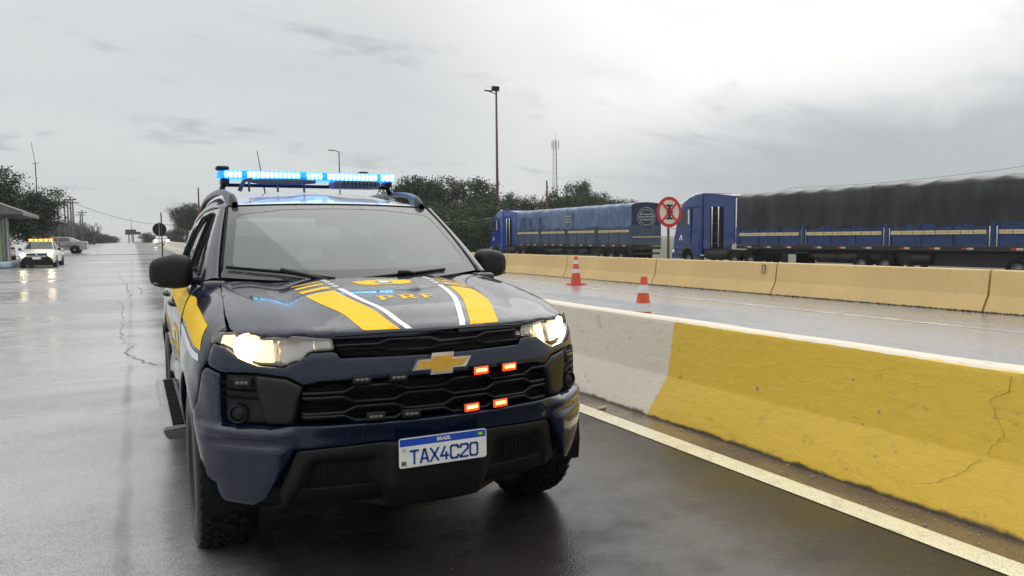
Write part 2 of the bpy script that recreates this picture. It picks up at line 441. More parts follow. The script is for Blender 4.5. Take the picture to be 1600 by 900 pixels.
RISE = [(0, 0), (.03, .014), (.08, .028), (.16, .052), (.3, .080), (.6, .124), (.9, .155), (1.25, .180)]
def frontY(X):
    X = min(abs(X), .80); return plan(fx(X))[1]+.048+.035*(X/.8)**2
def hoodz(X, Y):
    X = abs(X); d = max(0, Y-frontY(X))
    z = 1.076+interp(RISE, d)
    w = ss(0, .25, d)
    z += w*(.016*(1-ss(.30, .46, X)) - .007*math.exp(-((X-.49)/.06)**2) + .010*math.exp(-((X-.66)/.10)**2))
    return z - .012*(X/.8)**6
def cabX(Y, z):
    t = 1.0 if Y < 3.2 else 1-.035*(Y-3.2)
    return (.848-.33*(z-1.2)-.14*max(0, z-1.2)**2)*t
def beltz(Y): return 1.222+.018*(Y-1.4)
def rolltop(Y, X):
    xa = .802-.05*ss(.36, 1.3, Y); za = hoodz(xa, Y)-.006
    if Y > 1.2:
        xb = min(cabX(Y, beltz(Y))+.006, X*.9); zb = beltz(Y); t = ss(1.2, 1.42, Y)
        return lerp(xa, xb, t), lerp(za, zb, t)
    return xa, za
def B(a, q):
    X, Y = plan(a); fw = 1-ss(.3, .9, Y)
    Yq = Y+interp(Y0, q)*fw+.035*ss(.95, 1.08, q)*(min(X, .8)/.8)**2*fw
    if Y > 4.3: Yq += -.09*ss(.9, 1.25, q)*ss(4.3, 4.8, Y) + .05*ss(.75, .6, q)*ss(4.4, 4.8, Y)
    k = lambda z: 1-(1-interp(KS, z))*(X/.95)**2
    x = X*k(q); p0 = V((x, Yq, q))
    # wheel arch flare
    for yc in (.87, 3.715):
        r = math.hypot(Y-yc, q-.40)
        p0.x += .014*math.exp(-((r-.47)/.05)**2) if X > .85 and q > .45 else 0
    if Y > 4.6: return p0 if q < 1.2 else V((x, Yq, q))
    if q > .93 and Y > .34:
        w = min(1, (q-.93)/.27); A = V((X*k(.93), Yq, .93)); xt, zt = rolltop(Y, X)
        T = V((xt, Yq, zt)); Cc = V((A.x-.012, Yq, zt-.03))
        pr = A*(1-w)**2+Cc*2*w*(1-w)+T*w*w
        t = ss(.36, .44, Y)*(1-ss(4.35, 4.6, Y)); return p0.lerp(pr, t)
    return p0
def SIDE(s): return lambda a, q: (lambda p: V((p.x*s, p.y, p.z)))(B(a, q))
def FR(a, q):                        # both halves of the front
    p = B(abs(a), q); return V((math.copysign(p.x, a), p.y, p.z))
def sym(h): return [(x, z) for x, z in h]+[(-x, z) for x, z in reversed(h) if x > 1e-6]
CAR_D = 2.43
car = thing('police_suv', 'dark navy police SUV with yellow hood stripes and lit blue light bar, parked in front', 'police car', (1.155, 3.03+CAR_D, 0))

def arch_pts(yc, y0, y1, r=.445, zc=.40, n=14):
    """arc of a wheel opening between two Y values, in (a, q)"""
    a0 = math.acos(max(-1, min(1, (y0-yc)/r))); a1 = math.acos(max(-1, min(1, (y1-yc)/r)))
    return [(fy(yc+r*math.cos(lerp(a0, a1, t/n))), zc+r*math.sin(lerp(a0, a1, t/n))) for t in range(n+1)]

# bumper relief
def bdisp(a, z):
    X = plan(abs(a))[0]; o = 0
    lo = .690-.004*ss(.6, .3, X)
    o += .034*ss(lo+.004, lo-.010, z)*ss(.56, .66, X)*(1-ss(.88, .95, X))
    o += -.016*ss(lo-.040, lo-.048, z)*ss(.60, .66, X)*(1-ss(.84, .92, X)) + .026*ss(lo-.068, lo-.082, z)*ss(.60, .66, X)*(1-ss(.84, .92, X))
    o += .012*ss(.64, .70, z)*(1-ss(.50, .60, X))      # lip under the grille stands proud
    return o
archF = arch_pts(.87, .44, .60)
G_ = .004
bump_half = [(0, .700), (.58, .700), (.66, .698), (fx(.715), .696), (fx(.852), .692), (fx(.856), .905), (fy(.425), .925), (fy(.455), .90)]
af = [p for p in arch_pts(.87, .432, .70)][::-1]
af = [p for p in af if p[1] < .72]
bump_half += [(fy(.50), .76)]+af+[(fy(.432), .42), (fx(.86), .375), (fx(.74), .372), (fx(.695), .40), (.61, .600), (.36, .612), (.24, .616), (0, .618)]
panel('front_bumper', sym(bump_half), FR, navy, car, sp=.016, th=.03, rim=.006, disp=bdisp)
# nose band between the grilles, runs under the headlights and round the corner
nose = [(0, .968), (.415, .972), (.432, 1.000), (.53, .997), (.60, .958), (.648, .938), (fx(.72), .945), (fx(.79), .975), (fx(.835), 1.012), (fy(.40), 1.03), (fy(.415), .935),
        (fx(.85), .912), (fx(.72), .916), (.63, .90), (.565, .868), (.50, .880), (0, .882)]
panel('nose_band', sym(nose), FR, navy, car, sp=.03, th=.03, rim=.006)
# pillars between grille and vents
pil = [(.573, .862), (.635, .894), (fx(.732), .908), (fx(.712), .80), (fx(.694), .706), (.615, .706)]
panel('bumper_pillar', pil, B, bezel_grey, car, sp=.03, th=.05, rim=.012, mirror=True, off=.004)
# lower valance with recessed pockets
def vdisp(a, z):
    a = abs(a); o = .022*(1-ss(.20, .235, a))*ss(.62, .60, z)
    inp = ss(.27-(.56-z)*.2, .315-(.56-z)*.2, a)*(1-ss(.50+(.56-z)*.45, .56+(.56-z)*.45, a))*(1-ss(.520, .560, z))
    return o-.045*inp-.01*ss(.42, .36, z)
val = [(0, .612), (.24, .610), (.36, .606), (.602, .594), (.685, .42), (.68, .34), (.55, .318), (0, .31)]
panel('lower_valance', sym(val), FR, black_satin, car, sp=.02, th=.04, rim=.006, disp=vdisp)
m = MB()
for i in range(11):                                          # vertical ribs in the pockets
    for s in (-1, 1):
        x = .325+i*.022; p = B(x, .48); m.box((s*p.x, p.y+.040, .48), (.004, .008, .10))
m.build('pocket_rib', black_matt, car)['kind'] = 'stuff'
m = MB(); m.prism([(0.20, .345), (.9, .34), (.9, .31), (.30, .315)], -.58, .58, 'X'); m.build('skid_plate', black_matt, car)
panel('bumper_lip', [(-fy(.40), .335), (fy(.40), .335), (fy(.40), .42), (-fy(.40), .42)], FR, black_matt, car, sp=.05, th=.05, rim=.006, off=-.022)
# grilles
ug = [(0, 1.070), (.20, 1.068), (.436, 1.055), (.425, 1.0), (.41, .976), (0, .972)]
panel('upper_grille', sym(ug), FR, black_matt, car, sp=.05, th=.01, rim=0, off=-.035)
def bar_on(name, pts, h, d, mat, y_off, parent=car, mirror=False):
    m = MB(); sp = []
    for (x0, z0), (x1, z1) in zip(pts, pts[1:]):
        k = max(1, int(abs(x1-x0)/.04)); sp += [(lerp(x0, x1, t/k), lerp(z0, z1, t/k)) for t in range(k)]
    sp.append(pts[-1]); vs = []
    for x, z in sp:
        p = FR(x, z); vs += [V((p.x, p.y+y_off, p.z+h/2)), V((p.x, p.y+y_off-.003, p.z+h*.2)), V((p.x, p.y+y_off, p.z-h/2)), V((p.x, p.y+y_off+d, p.z-h/2)), V((p.x, p.y+y_off+d, p.z+h/2))]
    fs = [(i*5+j, i*5+(j+1) % 5, i*5+5+(j+1) % 5, i*5+5+j) for i in range(len(sp)-1) for j in range(5)]
    m.add(vs, fs); return m.build(name, mat, parent, smooth=False)
def zig(z, x0, x1, amp=.014, per=.19, ph=0):
    pts = []; x = x0; up = ph
    pts.append((x0, z+(amp if up else -amp)))
    while x < x1:
        nx = min(x+per*.78, x1); pts.append((nx, z+(amp if up else -amp)))
        if nx >= x1: break
        x = nx+per*.22
        if x >= x1: break
        up = 1-up; pts.append((x, z+(amp if up else -amp)))
    return pts
bar_on('grille_slat', zig(1.030, -.43, .43, .008, .22), .010, .02, bezel_grey, -.002)
bar_on('grille_slat', zig(1.000, -.42, .42, .006, .22, 1), .008, .02, bezel_grey, .004)
bar_on('grille_edge', [(-.435, 1.060), (-.2, 1.068), (0, 1.070), (.2, 1.068), (.435, 1.060)], .008, .03, black_gloss, -.002)
lg = [(0, .876), (.50, .875), (.562, .862), (.61, .704), (0, .704)]
panel('lower_grille', sym(lg), FR, black_matt, car, sp=.05, th=.01, rim=0, off=-.060)
for z, ph in ((.842, 0), (.800, 1), (.757, 0), (.722, 1)):
    bar_on('grille_slat', zig(z, -.57, .57, .011, .21, ph), .011, .035, bezel_grey, .008)
for z in (.821, .812, .779, .770, .740, .861): bar_on('grille_slat', [(-.58+(z-.7)*.25, z), (.58-(z-.7)*.25, z)], .004, .015, black_satin, .028)
# corner vents with fins and fog lamps
vt = [(fx(.738), .908), (fx(.848), .904), (fx(.848), .697), (fx(.722), .702), (fx(.700), .704), (fx(.718), .80)]
panel('corner_vent', vt, B, black_satin, car, sp=.03, th=.04, rim=.006, off=-.022, mirror=True)
for s in (-1, 1):
    for z in (.868, .838, .806):
        lo = fx(.735)-(.908-z)*.20; fnv = SIDE(s)
        m = MB(); vs = []; n = 7
        for i in range(n):
            a = lerp(lo, fx(.846), i/(n-1)); p = fnv(a, z)
            vs += [V((p.x, p.y-.002, p.z)), V((p.x, p.y+.03, p.z+.006)), V((p.x, p.y+.03, p.z-.006))]
        m.add(vs, [(i*3+j, i*3+(j+1) % 3, i*3+3+(j+1) % 3, i*3+3+j) for i in range(n-1) for j in range(3)])
        m.build('vent_fin', bezel_grey, car)
    c = V((s*.790, .295, .742)); d = V((s*.35, -1, 0)).normalized()
    rq = d.to_track_quat('Z', 'Y').to_matrix()
    m = MB(); m.lathe([(-.02, .040), (.012, .040), (.016, .036), (.012, .031), (-.005, .030)], axis='Z', n=24)
    for v in m.v: v.xyz = (rq @ v)+c
    fl = m.build('fog_lamp', black_satin, car, smooth=True)
    m = MB(); m.lathe([(.004, .030), (.010, .018), (.012, 0.0005)], axis='Z', n=20)
    for v in m.v: v.xyz = (rq @ v)+c
    m.build('fog_lens', bezel_grey, fl, smooth=True)
# headlights
hl = [(.443, 1.052), (.434, 1.006), (.533, 1.002), (.60, .963), (.648, .944), (fx(.72), .951), (fx(.79), .981), (fx(.838), 1.018), (fy(.41), 1.045), (fy(.40), 1.068), (fx(.80), 1.076), (fx(.72), 1.072), (.6, 1.068)]
for s in (-1, 1):
    fnh = SIDE(s); fl_ = (s < 0)
    hs = panel('headlight', hl, fnh, alloy, car, sp=.03, th=.01, rim=0, off=-.075, flip=fl_)[0]
    panel('lens', round_poly(hl, .012, 3), fnh, clear_lens, hs, sp=.025, th=.004, rim=.006, off=.001, flip=fl_)
    # reflector bowls
    for X, r, lit in ((.748, .051, 1),):
        p = B(fx(X), 1.010); n = V((.38, -1, .05)).normalized(); c = V((s*p.x, p.y+.020, 1.015)); n = V((n.x*s, n.y, n.z)); rq = n.to_track_quat('Z', 'Y').to_matrix()
        m = MB(); m.lathe([(0, r*1.15), (-.01, r), (-.035, r*.7), (-.045, r*.3), (-.046, .001)], axis='Z', n=28)
        for v in m.v: v.xyz = (rq @ v)+c
        m.build('reflector', chrome, hs, smooth=True)
        if lit:
            m = MB(); m.lathe([(-.024, r*.80), (-.006, r*.68), (.004, r*.35), (.007, .0008)], axis='Z', n=24)
            for v in m.v: v.xyz = (rq @ v)+c
            m.build('bulb', head_on, hs, smooth=True)
    panel('lit_reflector', round_poly([(fx(.672), .962), (fx(.74), .962), (fx(.79), .988), (fx(.834), 1.022), (fy(.395), 1.04), (fy(.39), 1.062), (fx(.80), 1.070), (fx(.68), 1.064)], .012), fnh, reflector_lit, hs, sp=.02, th=.004, rim=0, off=-.040, flip=fl_)
    hb = [(.50, 1.060), (.535, 1.01), (.60, .972), (.65, .955), (fx(.67), .957), (fx(.67), 1.064)]
    panel('chrome_trim', hb, fnh, alloy, hs, sp=.02, th=.004, rim=0, off=-.055, flip=fl_, disp=lambda a, b: .0025*math.sin(a*120)*math.cos(b*90))
    ts = [(.452, 1.046), (.446, 1.014), (.52, 1.010), (.522, 1.052)]
    panel('turn_signal', ts, fnh, alloy, hs, sp=.008, th=.004, rim=0, off=-.016, flip=fl_, disp=lambda a, b: .002*math.sin(a*900))
    m = MB()
    p = B(fx(.64), .955)
# hood
hh = [(0, .050)]+[(x, frontY(x)-.002+(.008 if x > .70 else 0)) for x in (.1, .2, .3, .4, .5, .6, .7, .76, .79)]
hh += [(.800, .44), (.800, .6), (.790, .8), (.776, 1.0), (.760, 1.15), (.748, 1.262), (.70, 1.245), (.6, 1.190), (.45, 1.125), (.3, 1.075), (.15, 1.048), (0, 1.04)]
hoodp = sym(hh)
def HD(X, Y): return V((X, Y, hoodz(X, Y)))
hood = panel('hood', hoodp, HD, navy, car, sp=.035, th=.02, rim=.006)[0]
def film(name, poly, mat, fn=HD, parent=hood, off=.0012, sp=.03): return panel(name, poly, fn, mat, parent, sp=sp, th=.0, rim=0, off=off)[0]
HOODFILM = True
# cowl
m = MB()
for s in (0,):
    pts = [(-.74, 1.29), (-.6, 1.225), (-.3, 1.11), (0, 1.07), (.3, 1.11), (.6, 1.225), (.74, 1.29)]
    vs = [];
    for x, y in pts: vs += [V((x, y-.05, 1.205)), V((x, y-.02, 1.222)), V((x, y+.06, 1.240)), V((x, y+.08, 1.18))]
    m.add(vs, [(i*4+j, i*4+4+j, i*4+5+j, i*4+1+j) for i in range(len(pts)-1) for j in range(3)])
m.build('cowl', black_satin, car, smooth=True)
# fenders
fen = [(fy(.465), .905), (fy(.425), .945), (fy(.418), 1.03), (fy(.425), 1.10), (fy(.43), 1.198)]
fen += [(fy(y), 1.198) for y in (.6, .8, 1.0, 1.2, 1.30)]+[(fy(1.33), 1.12), (fy(1.352), 1.0), (fy(1.355), .6), (fy(1.335), .50)]
fen += [p for p in arch_pts(.87, 1.31, .44, .447) if p[1] < 9 and plan(p[0])[1] > .505]+[(fy(.505), .765)]
panel('fender', fen, B, navy, car, sp=.035, th=.02, rim=.006, mirror=True)
# doors
def dcrease(a, q):
    Y = plan(a)[1]
    return .006*math.exp(-((q-.96-.02*Y)/.03)**2)-.042*math.exp(-((q-.66)/.15)**2)+.006*ss(.62, .54, q)
fd = [(fy(1.368), 1.197), (fy(1.368), 1.0), (fy(1.371), .6), (fy(1.36), .49), (fy(2.44), .49), (fy(2.44), 1.197)]
rd = [(fy(2.452), 1.197), (fy(2.452), .49), (fy(3.28), .49)]+[p for p in arch_pts(3.715, 3.275, 3.5, .447) if plan(p[0])[1] < 3.42][1:]+[(fy(3.425), .76), (fy(3.44), 1.0), (fy(3.44), 1.197)]
qp = [(fy(3.452), 1.197), (fy(3.452), .80)]+[p for p in arch_pts(3.715, 3.44, 4.158, .447)]+[(fy(4.17), .42), (fy(4.5), .42), (fy(4.62), .5), (fy(4.62), 1.197)]
dF = panel('front_door', fd, B, navy, car, sp=.04, th=.02, rim=.005, mirror=True, disp=dcrease)
dR = panel('rear_door', rd, B, navy, car, sp=.045, th=.02, rim=.005, mirror=True, disp=dcrease)
qP = panel('quarter_panel', qp, B, navy, car, sp=.06, th=.02, rim=.005, mirror=True)
rk = [(fy(1.33), .482), (fy(1.30), .36), (fy(3.27), .36), (fy(3.26), .482)]
panel('rocker_panel', rk, B, black_satin, car, sp=.08, th=.03, rim=.005, mirror=True, off=-.012)
def BACK(a, q): p = B(AEND-abs(a), q); return V((math.copysign(p.x, a), p.y, p.z))
bw = AEND-fy(4.63)
panel('rear_bumper', [(-bw, .42), (bw, .42), (bw, .72), (-bw, .72)], BACK, navy, car, sp=.09, th=.03, rim=.006)
panel('tailgate', [(-bw, .73), (bw, .73), (bw, 1.21), (-bw, 1.21)], BACK, navy, car, sp=.09, th=.03, rim=.006)
# cabin sides with window openings
def CAB(Y, z): return V((cabX(Y, z), Y, z))
g1 = round_poly([(1.66, 1.262), (2.20, 1.622), (2.41, 1.640), (2.425, 1.272)], .03)
g2 = round_poly([(2.545, 1.275), (2.53, 1.642), (3.18, 1.628), (3.40, 1.50), (3.44, 1.29)], .03)
g3 = round_poly([(3.56, 1.295), (3.50, 1.48), (3.36, 1.61), (4.12, 1.56), (4.36, 1.31)], .03)
cs = [(1.40, 1.222), (1.60, 1.352), (1.80, 1.505), (1.98, 1.640), (2.06, 1.672), (2.4, 1.690), (3.0, 1.694), (3.6, 1.675), (4.2, 1.625), (4.42, 1.585), (4.62, 1.28), (4.60, 1.272), (3.4, 1.255), (2.4, 1.238)]
cabin = panel('pillar_frame', cs, CAB, navy, car, sp=.05, th=.03, rim=.006, holes=(g1, g2, g3), mirror=True)
for k, s in enumerate((1, -1)):
    fnc = (lambda Y, z, s=s: V((s*cabX(Y, z), Y, z)))
    for g, par, nm in ((g1, dF[k], 'door_window'), (g2, dR[k], 'door_window'), (g3, car, 'quarter_window')):
        panel(nm, g, fnc, side_glass, par, sp=.08, th=.004, rim=0, off=-.012, flip=(s < 0))
    # black seal round the windows and the pillar trim
    for g in (g1, g2):
        dg = densify(g, .05); m = MB(); m.tube([V((s*(cabX(a, b_)+.001), a, b_)) for a, b_ in dg+[dg[0]]], .007, 6); m.build('window_seal', rubber, cabin[k], smooth=True)
# A pillars
for s in (1, -1):
    n = 12; rows = []
    for i in range(n+1):
        t = i/n
        e1 = V((.742, 1.326, 1.262)).lerp(V((.632, 1.925, 1.662)), t)
        yz = (lerp(1.40, 1.98, t), 1.222+(1.640-1.222)*t)
        e2 = V((cabX(*yz), yz[0], yz[1]))
        e2.z += .012*math.sin(PI*t)
        row = []
        for j in range(9):
            u = j/8; p = e1.lerp(e2, u); p += V((.55, -.65, .35)).normalized()*(.030*math.sin(PI*u)**.8)
            if j == 0: p += V((0, .012, -.012))
            p.x *= s; row.append(p)
        rows.append(row)
    vs = [p for r in rows for p in r]; fs = [(i*9+j, i*9+j+1, i*9+10+j, i*9+9+j) for i in range(n) for j in range(8)]
    m = MB(); m.add(vs, fs); m.build('windscreen_pillar', navy, car, smooth=True)
    # fender corner filler under the pillar
    m = MB(); m.box((s*.775, 1.33, 1.215), (.12, .16, .06), bev=.02); m.build('pillar_foot', navy, car, smooth=True)
# windscreen
def WS(u, v):
    u /= .7; v /= .72; uu = min(1.0, u*u)
    b0 = V((u*.742, lerp(1.03, 1.326, uu), lerp(1.232, 1.262, uu))); t0 = V((u*.634, lerp(1.895, 1.925, uu), lerp(1.680, 1.664, uu)))
    p = b0.lerp(t0, v); return p+V((0, -.6, .8))*(.022*4*v*(1-v))
wo = [(-.7, 0), (.7, 0), (.7, .72), (-.7, .72)]
wi = round_poly([(-.655, .085), (.655, .085), (.640, .60), (.35, .655), (0, .665), (-.35, .655), (-.640, .60)], .05)
ws = panel('windscreen', wo, WS, windscreen, car, sp=.05, th=.0, rim=0)[0]
panel('windscreen_border', wo, WS, frit, ws, sp=.05, th=.0, rim=0, holes=(wi,), off=.0015)
dg = densify([(.7, 0), (.7, .72), (-.7, .72), (-.7, 0)], .05)[:-28]
m = MB(); m.tube([WS(*p) for p in dg if not (p[1] < .001 and abs(p[0]) < .69)], .008, 6); m.build('windscreen_seal', rubber, ws, smooth=True)
# roof
ZR = [(1.88, 1.674), (1.95, 1.690), (2.1, 1.722), (2.4, 1.770), (2.8, 1.804), (3.5, 1.800), (4.2, 1.745), (4.5, 1.69)]
def RF(X, Y): 
    return V((X, Y, interp(ZR, Y)-.042*ss(1.9, 2.3, Y)*(abs(X)/.64)**2.6-.013*(abs(X)/.64)**2.6+.004*math.cos(X*PI/.22)*ss(2.0, 2.3, Y)*(1-ss(.4, .5, abs(X)))))
rfp = [(0, 1.905), (.2, 1.907), (.4, 1.912), (.575, 1.922), (.580, 2.2), (.580, 4.4), (.4, 4.47), (0, 4.5)]
panel('roof', sym(rfp), RF, roof_white, car, sp=.06, th=.02, rim=.006)
rs = [(.583, 1.906), (.634, 1.930), (.668, 2.06), (.668, 4.3), (.60, 4.42), (.583, 4.42)]
def RS(X, Y):
    z = RF(min(X, .64), Y).z; t = ss(.60, .668, X); zc = interp([(1.9, 1.645), (2.06, 1.674), (2.4, 1.692), (3.0, 1.696), (3.6, 1.677), (4.2, 1.627), (4.42, 1.587)], Y)
    return V((X, Y, lerp(z, zc, t)))
panel('roof_edge', rs, RS, navy, car, sp=.03, th=.02, rim=.004, mirror=True)
# roof rails
RZ = [(1.895, 1.690), (1.93, 1.716), (2.0, 1.744), (2.2, 1.780), (2.6, 1.806), (3.4, 1.808), (3.9, 1.770), (4.15, 1.700)]
for s in (1, -1):
    ys = [1.895, 1.91, 1.93, 1.96, 2.0, 2.08, 2.2, 2.4, 2.6, 3.0, 3.4, 3.7, 3.9, 4.05, 4.15]
    def rail(y0, y1, mat, nm, grow=0):
        vs = []; Y_ = [y for y in ys if y0 <= y <= y1]
        for y in Y_:
            z = interp(RZ, y); x = .594+.022*ss(1.9, 2.3, y); w = .015+grow; zb = RS(.60, y).z-.01 if (y < 2.12 or y > 3.9) else z-.036
            vs += [V((s*(x-w), y, zb)), V((s*(x-w), y, z-.008)), V((s*(x-w*.5), y, z+grow)), V((s*(x+w*.5), y, z+grow)), V((s*(x+w), y, z-.008)), V((s*(x+w+.004), y, zb))]
        k = len(Y_); fs = [(i*6+j, i*6+(j+1) % 6, i*6+6+(j+1) % 6, i*6+6+j) for i in range(k-1) for j in range(6)]+[tuple(range(6)), tuple(range((k-1)*6+5, (k-1)*6-1, -1))]
        m = MB(); m.add(vs, fs); o = m.build(nm, mat, car); auto_smooth(o, 50); return o
    r = rail(1.895, 4.15, M('rail_grey', (.09, .095, .10), .35, .3) if s == 1 else bpy.data.materials['rail_grey'], 'roof_rail')
    e = rail(1.895, 2.0, bezel_grey, 'rail_end', .002); e.parent = r
# rear window
vs = [V((x, lerp(4.70, 4.46, v), lerp(1.23, 1.63, v))) for v in (0, 1) for x in ((-.78, 0, .78) if v == 0 else (-.62, 0, .62))]
rear = mesh('rear_window', vs, [(0, 1, 4, 3), (1, 2, 5, 4)], glass_mat('rear_glass', (.55, .6, .58), .1), car)
# interior
m = MB(); m.box((0, 1.62, 1.10), (1.40, .50, .22), bev=.06); m.box((.0, 1.38, 1.17), (1.3, .3, .08), bev=.03); m.build('dashboard', dash_m, car, smooth=True)
for s in (-.37, .37):
    m = MB(); m.box((s, 2.75, 1.0), (.50, .16, .66), rot=Matrix.Rotation(R(-14), 3, 'X'), bev=.06); m.box((s, 2.45, .72), (.50, .5, .16), bev=.05); m.box((s, 2.83, 1.40), (.26, .10, .18), bev=.05)
    m.build('seat', seat_fab, car, smooth=True)
m = MB(); m.box((0, 3.55, .98), (1.25, .18, .62), rot=Matrix.Rotation(R(-14), 3, 'X'), bev=.06)
for s in (-.42, 0, .42): m.box((s, 3.63, 1.36), (.24, .09, .14), bev=.04)
m.build('rear_seat', seat_fab, car, smooth=True)
m = MB(); rq = Matrix.Rotation(R(-25), 3, 'X')
m.tube([V((.37, 2.02, 1.16))+rq @ V((.18*math.cos(t*PI/12), 0, .18*math.sin(t*PI/12))) for t in range(25)], .014, 8)
m.box((.37, 2.03, 1.15), (.12, .04, .09), bev=.02); m.box((.37, 2.03, 1.15), (.32, .02, .03)); m.build('steering_wheel', dash_m, car, smooth=True)
m = MB(); m.box((0, 1.93, 1.575), (.22, .03, .07), bev=.012); m.tube([(0, 1.95, 1.60), (0, 1.92, 1.66)], .01, 6); m.build('interior_mirror', black_satin, car, smooth=True)
# blocks inside: engine bay, floor, liners
m = MB(); m.box((0, .75, .78), (1.20, .90, .46)); m.box((0, 2.6, .40), (1.62, 4.0, .20)); m.box((0, 2.6, .50), (1.2, 4.0, .14)); m.box((0, 1.25, .80), (1.70, .04, .70)); m.box((0, .33, .60), (1.25, .14, .40)); m.build('underbody', black_matt, car)
m = MB()
for yc in (.87, 3.715):
    for s in (1, -1):
        n = 16; vs = []
        for i in range(n+1):
            t = PI*(-.08+1.16*i/n); vs += [V((s*.93, yc+.455*math.cos(t), .40+.455*math.sin(t))), V((s*.52, yc+.455*math.cos(t), .40+.455*math.sin(t)))]
        m.add(vs, [(2*i, 2*i+1, 2*i+3, 2*i+2) for i in range(n)])
        m.add([V((s*.52, yc+.455*math.cos(t*PI/8), .40+.455*math.sin(t*PI/8))) for t in range(9)], [tuple(range(9))])
m.build('wheel_liner', black_matt, car)['kind'] = 'stuff'
m = MB()
m.tube([(-.62, .95, .30), (.62, .95, .30)], .035, 8); m.box((.0, 1.5, .33), (.9, .5, .1)); m.tube([(-.6, .9, .33), (-.3, .8, .42)], .03, 8); m.tube([(.6, .9, .33), (.3, .8, .42)], .03, 8)
m.tube([(-.70, 3.715, .36), (.70, 3.715, .36)], .045, 8); m.lathe([(-.12, .02), (-.08, .10), (.08, .10), (.12, .02)], (0, 3.715, .36), 'X', 16); m.build('axle', steel_dark, car)
# wheels
def make_wheel(s):
    RAD, WD = .388, .262
    prof = [(-.10, .235), (-.125, .25), (-.136, .30), (-.133, .345), (-.118, .372), (-.09, .381), (0, .384), (.09, .381), (.118, .372), (.133, .345), (.136, .30), (.125, .25), (.10, .235)]
    w = bpy.data.objects.new('wheel', None); 
    m = MB(); m.lathe(prof, axis='X', n=64); t = m.build('tyre', rubber_wet, None, smooth=True)
    m = MB()
    for k in range(38):
        for j, (x, wd) in enumerate(((-.100, .034), (-.055, .036), (0, .040), (.055, .036), (.100, .034))):
            an = 2*PI*(k+(.5 if j % 2 else 0))/38; rr = .386 if abs(x) < .08 else .378
            rot = Matrix.Rotation(an, 3, 'X') @ Matrix.Rotation(R(18 if j % 2 else -14), 3, 'Z') @ (Matrix.Rotation(R(20)*(1 if x > 0 else -1), 3, 'Y') if abs(x) > .08 else Matrix.Identity(3))
            c = Matrix.Rotation(an, 3, 'X') @ V((x, 0, rr)); m.box(c, (wd, .044 if j != 2 else .034, .016), rot=rot)
    tr = m.build('tread', rubber, t)
    m = MB(); m.lathe([(-.10, .225), (-.115, .238), (-.10, .215), (.05, .20), (.10, .215), (.115, .238), (.10, .225)], axis='X', n=48)
    for k in range(6):
        an = 2*PI*k/6
        for d in (-.16, .16):
            rot = Matrix.Rotation(an+d*.6, 3, 'X'); m.box(rot @ V((s*.088, 0, .13)), (.030, .032, .20), rot=rot, bev=.008)
    m.lathe([(s*.075, .001), (s*.105, .03), (s*.105, .055), (s*.07, .07)], axis='X', n=24)
    rm = m.build('rim', alloy_dark, None); auto_smooth(rm, 40)
    m = MB(); m.lathe([(s*.02, .16), (s*.035, .16), (s*.035, .001)], axis='X', n=24); bd = m.build('brake_disc', steel_dark, None, smooth=True)
    return [t, tr, rm, bd]
# each wheel is a part: tyre with its rim, tread and disc below it
def wheel_at(s, y, steer=0.0, src=None):
    t, tr, rm, bd = make_wheel(s)
    t.name = 'wheel'; t.parent = car; rm.parent = t; bd.parent = t
    t.location = (s*.815, y, .392); t.rotation_euler = (random.random()*3, 0, 0)
    return t
for y in (.87, 3.715):
    for s in (-1, 1): wheel_at(s, y)
# mirrors
for k, s in enumerate((1, -1)):
    m = MB(); n1, n2 = 16, 24; vs = []
    for i in range(n1+1):
        ph = -PI/2+PI*i/n1
        for j in range(n2):
            th = 2*PI*j/n2; f = lambda c, e: math.copysign(abs(c)**e, c)
            x = .112*f(math.cos(ph), .55)*f(math.cos(th), .55); y = .075*f(math.cos(ph), .8)*f(math.sin(th), .8); z = .092*f(math.sin(ph), .55)
            if x > 0: z *= 1-.14*(x/.112); z += -.006*x/.112
            if x < 0: z *= 1.04
            y *= 1-.25*(x/.112) if y < 0 else .55
            vs.append(V((s*(.972+x), 1.63+y, 1.290+z)))
    m.add(vs, [(i*n2+j, i*n2+(j+1) % n2, (i+1)*n2+(j+1) % n2, (i+1)*n2+j) for i in range(n1) for j in range(n2)])
    mo = m.build('door_mirror', black_satin if s > 0 else bpy.data.materials['black_satin_plastic'], dF[k], smooth=True)
    m = MB(); m.box((s*.86, 1.66, 1.235), (.12, .06, .045), bev=.015); m.build('mirror_arm', black_satin, mo, smooth=True)
    m = MB(); m.box((s*1.045, 1.590, 1.226), (.045, .02, .018), bev=.006, rot=Matrix.Rotation(R(-28*s), 3, 'Z')); m.build('mirror_signal', led_off, mo, smooth=True)
    m = MB(); m.box((s*.972, 1.668, 1.29), (.17, .006, .13)); m.build('mirror_glass', chrome, mo)
# door handles
for k, s in enumerate((1, -1)):
    for dr, y in ((dF[k], 2.27), (dR[k], 3.24)):
        X = B(fy(y), 1.065).x; m = MB()
        m.tube([(s*(X-.005), y-.10, 1.065), (s*(X+.035), y-.085, 1.067), (s*(X+.042), y, 1.070), (s*(X+.035), y+.085, 1.073), (s*(X-.005), y+.10, 1.075)], [.012, .016, .018, .016, .012], 8); m.build('handle', black_gloss, dr, smooth=True)
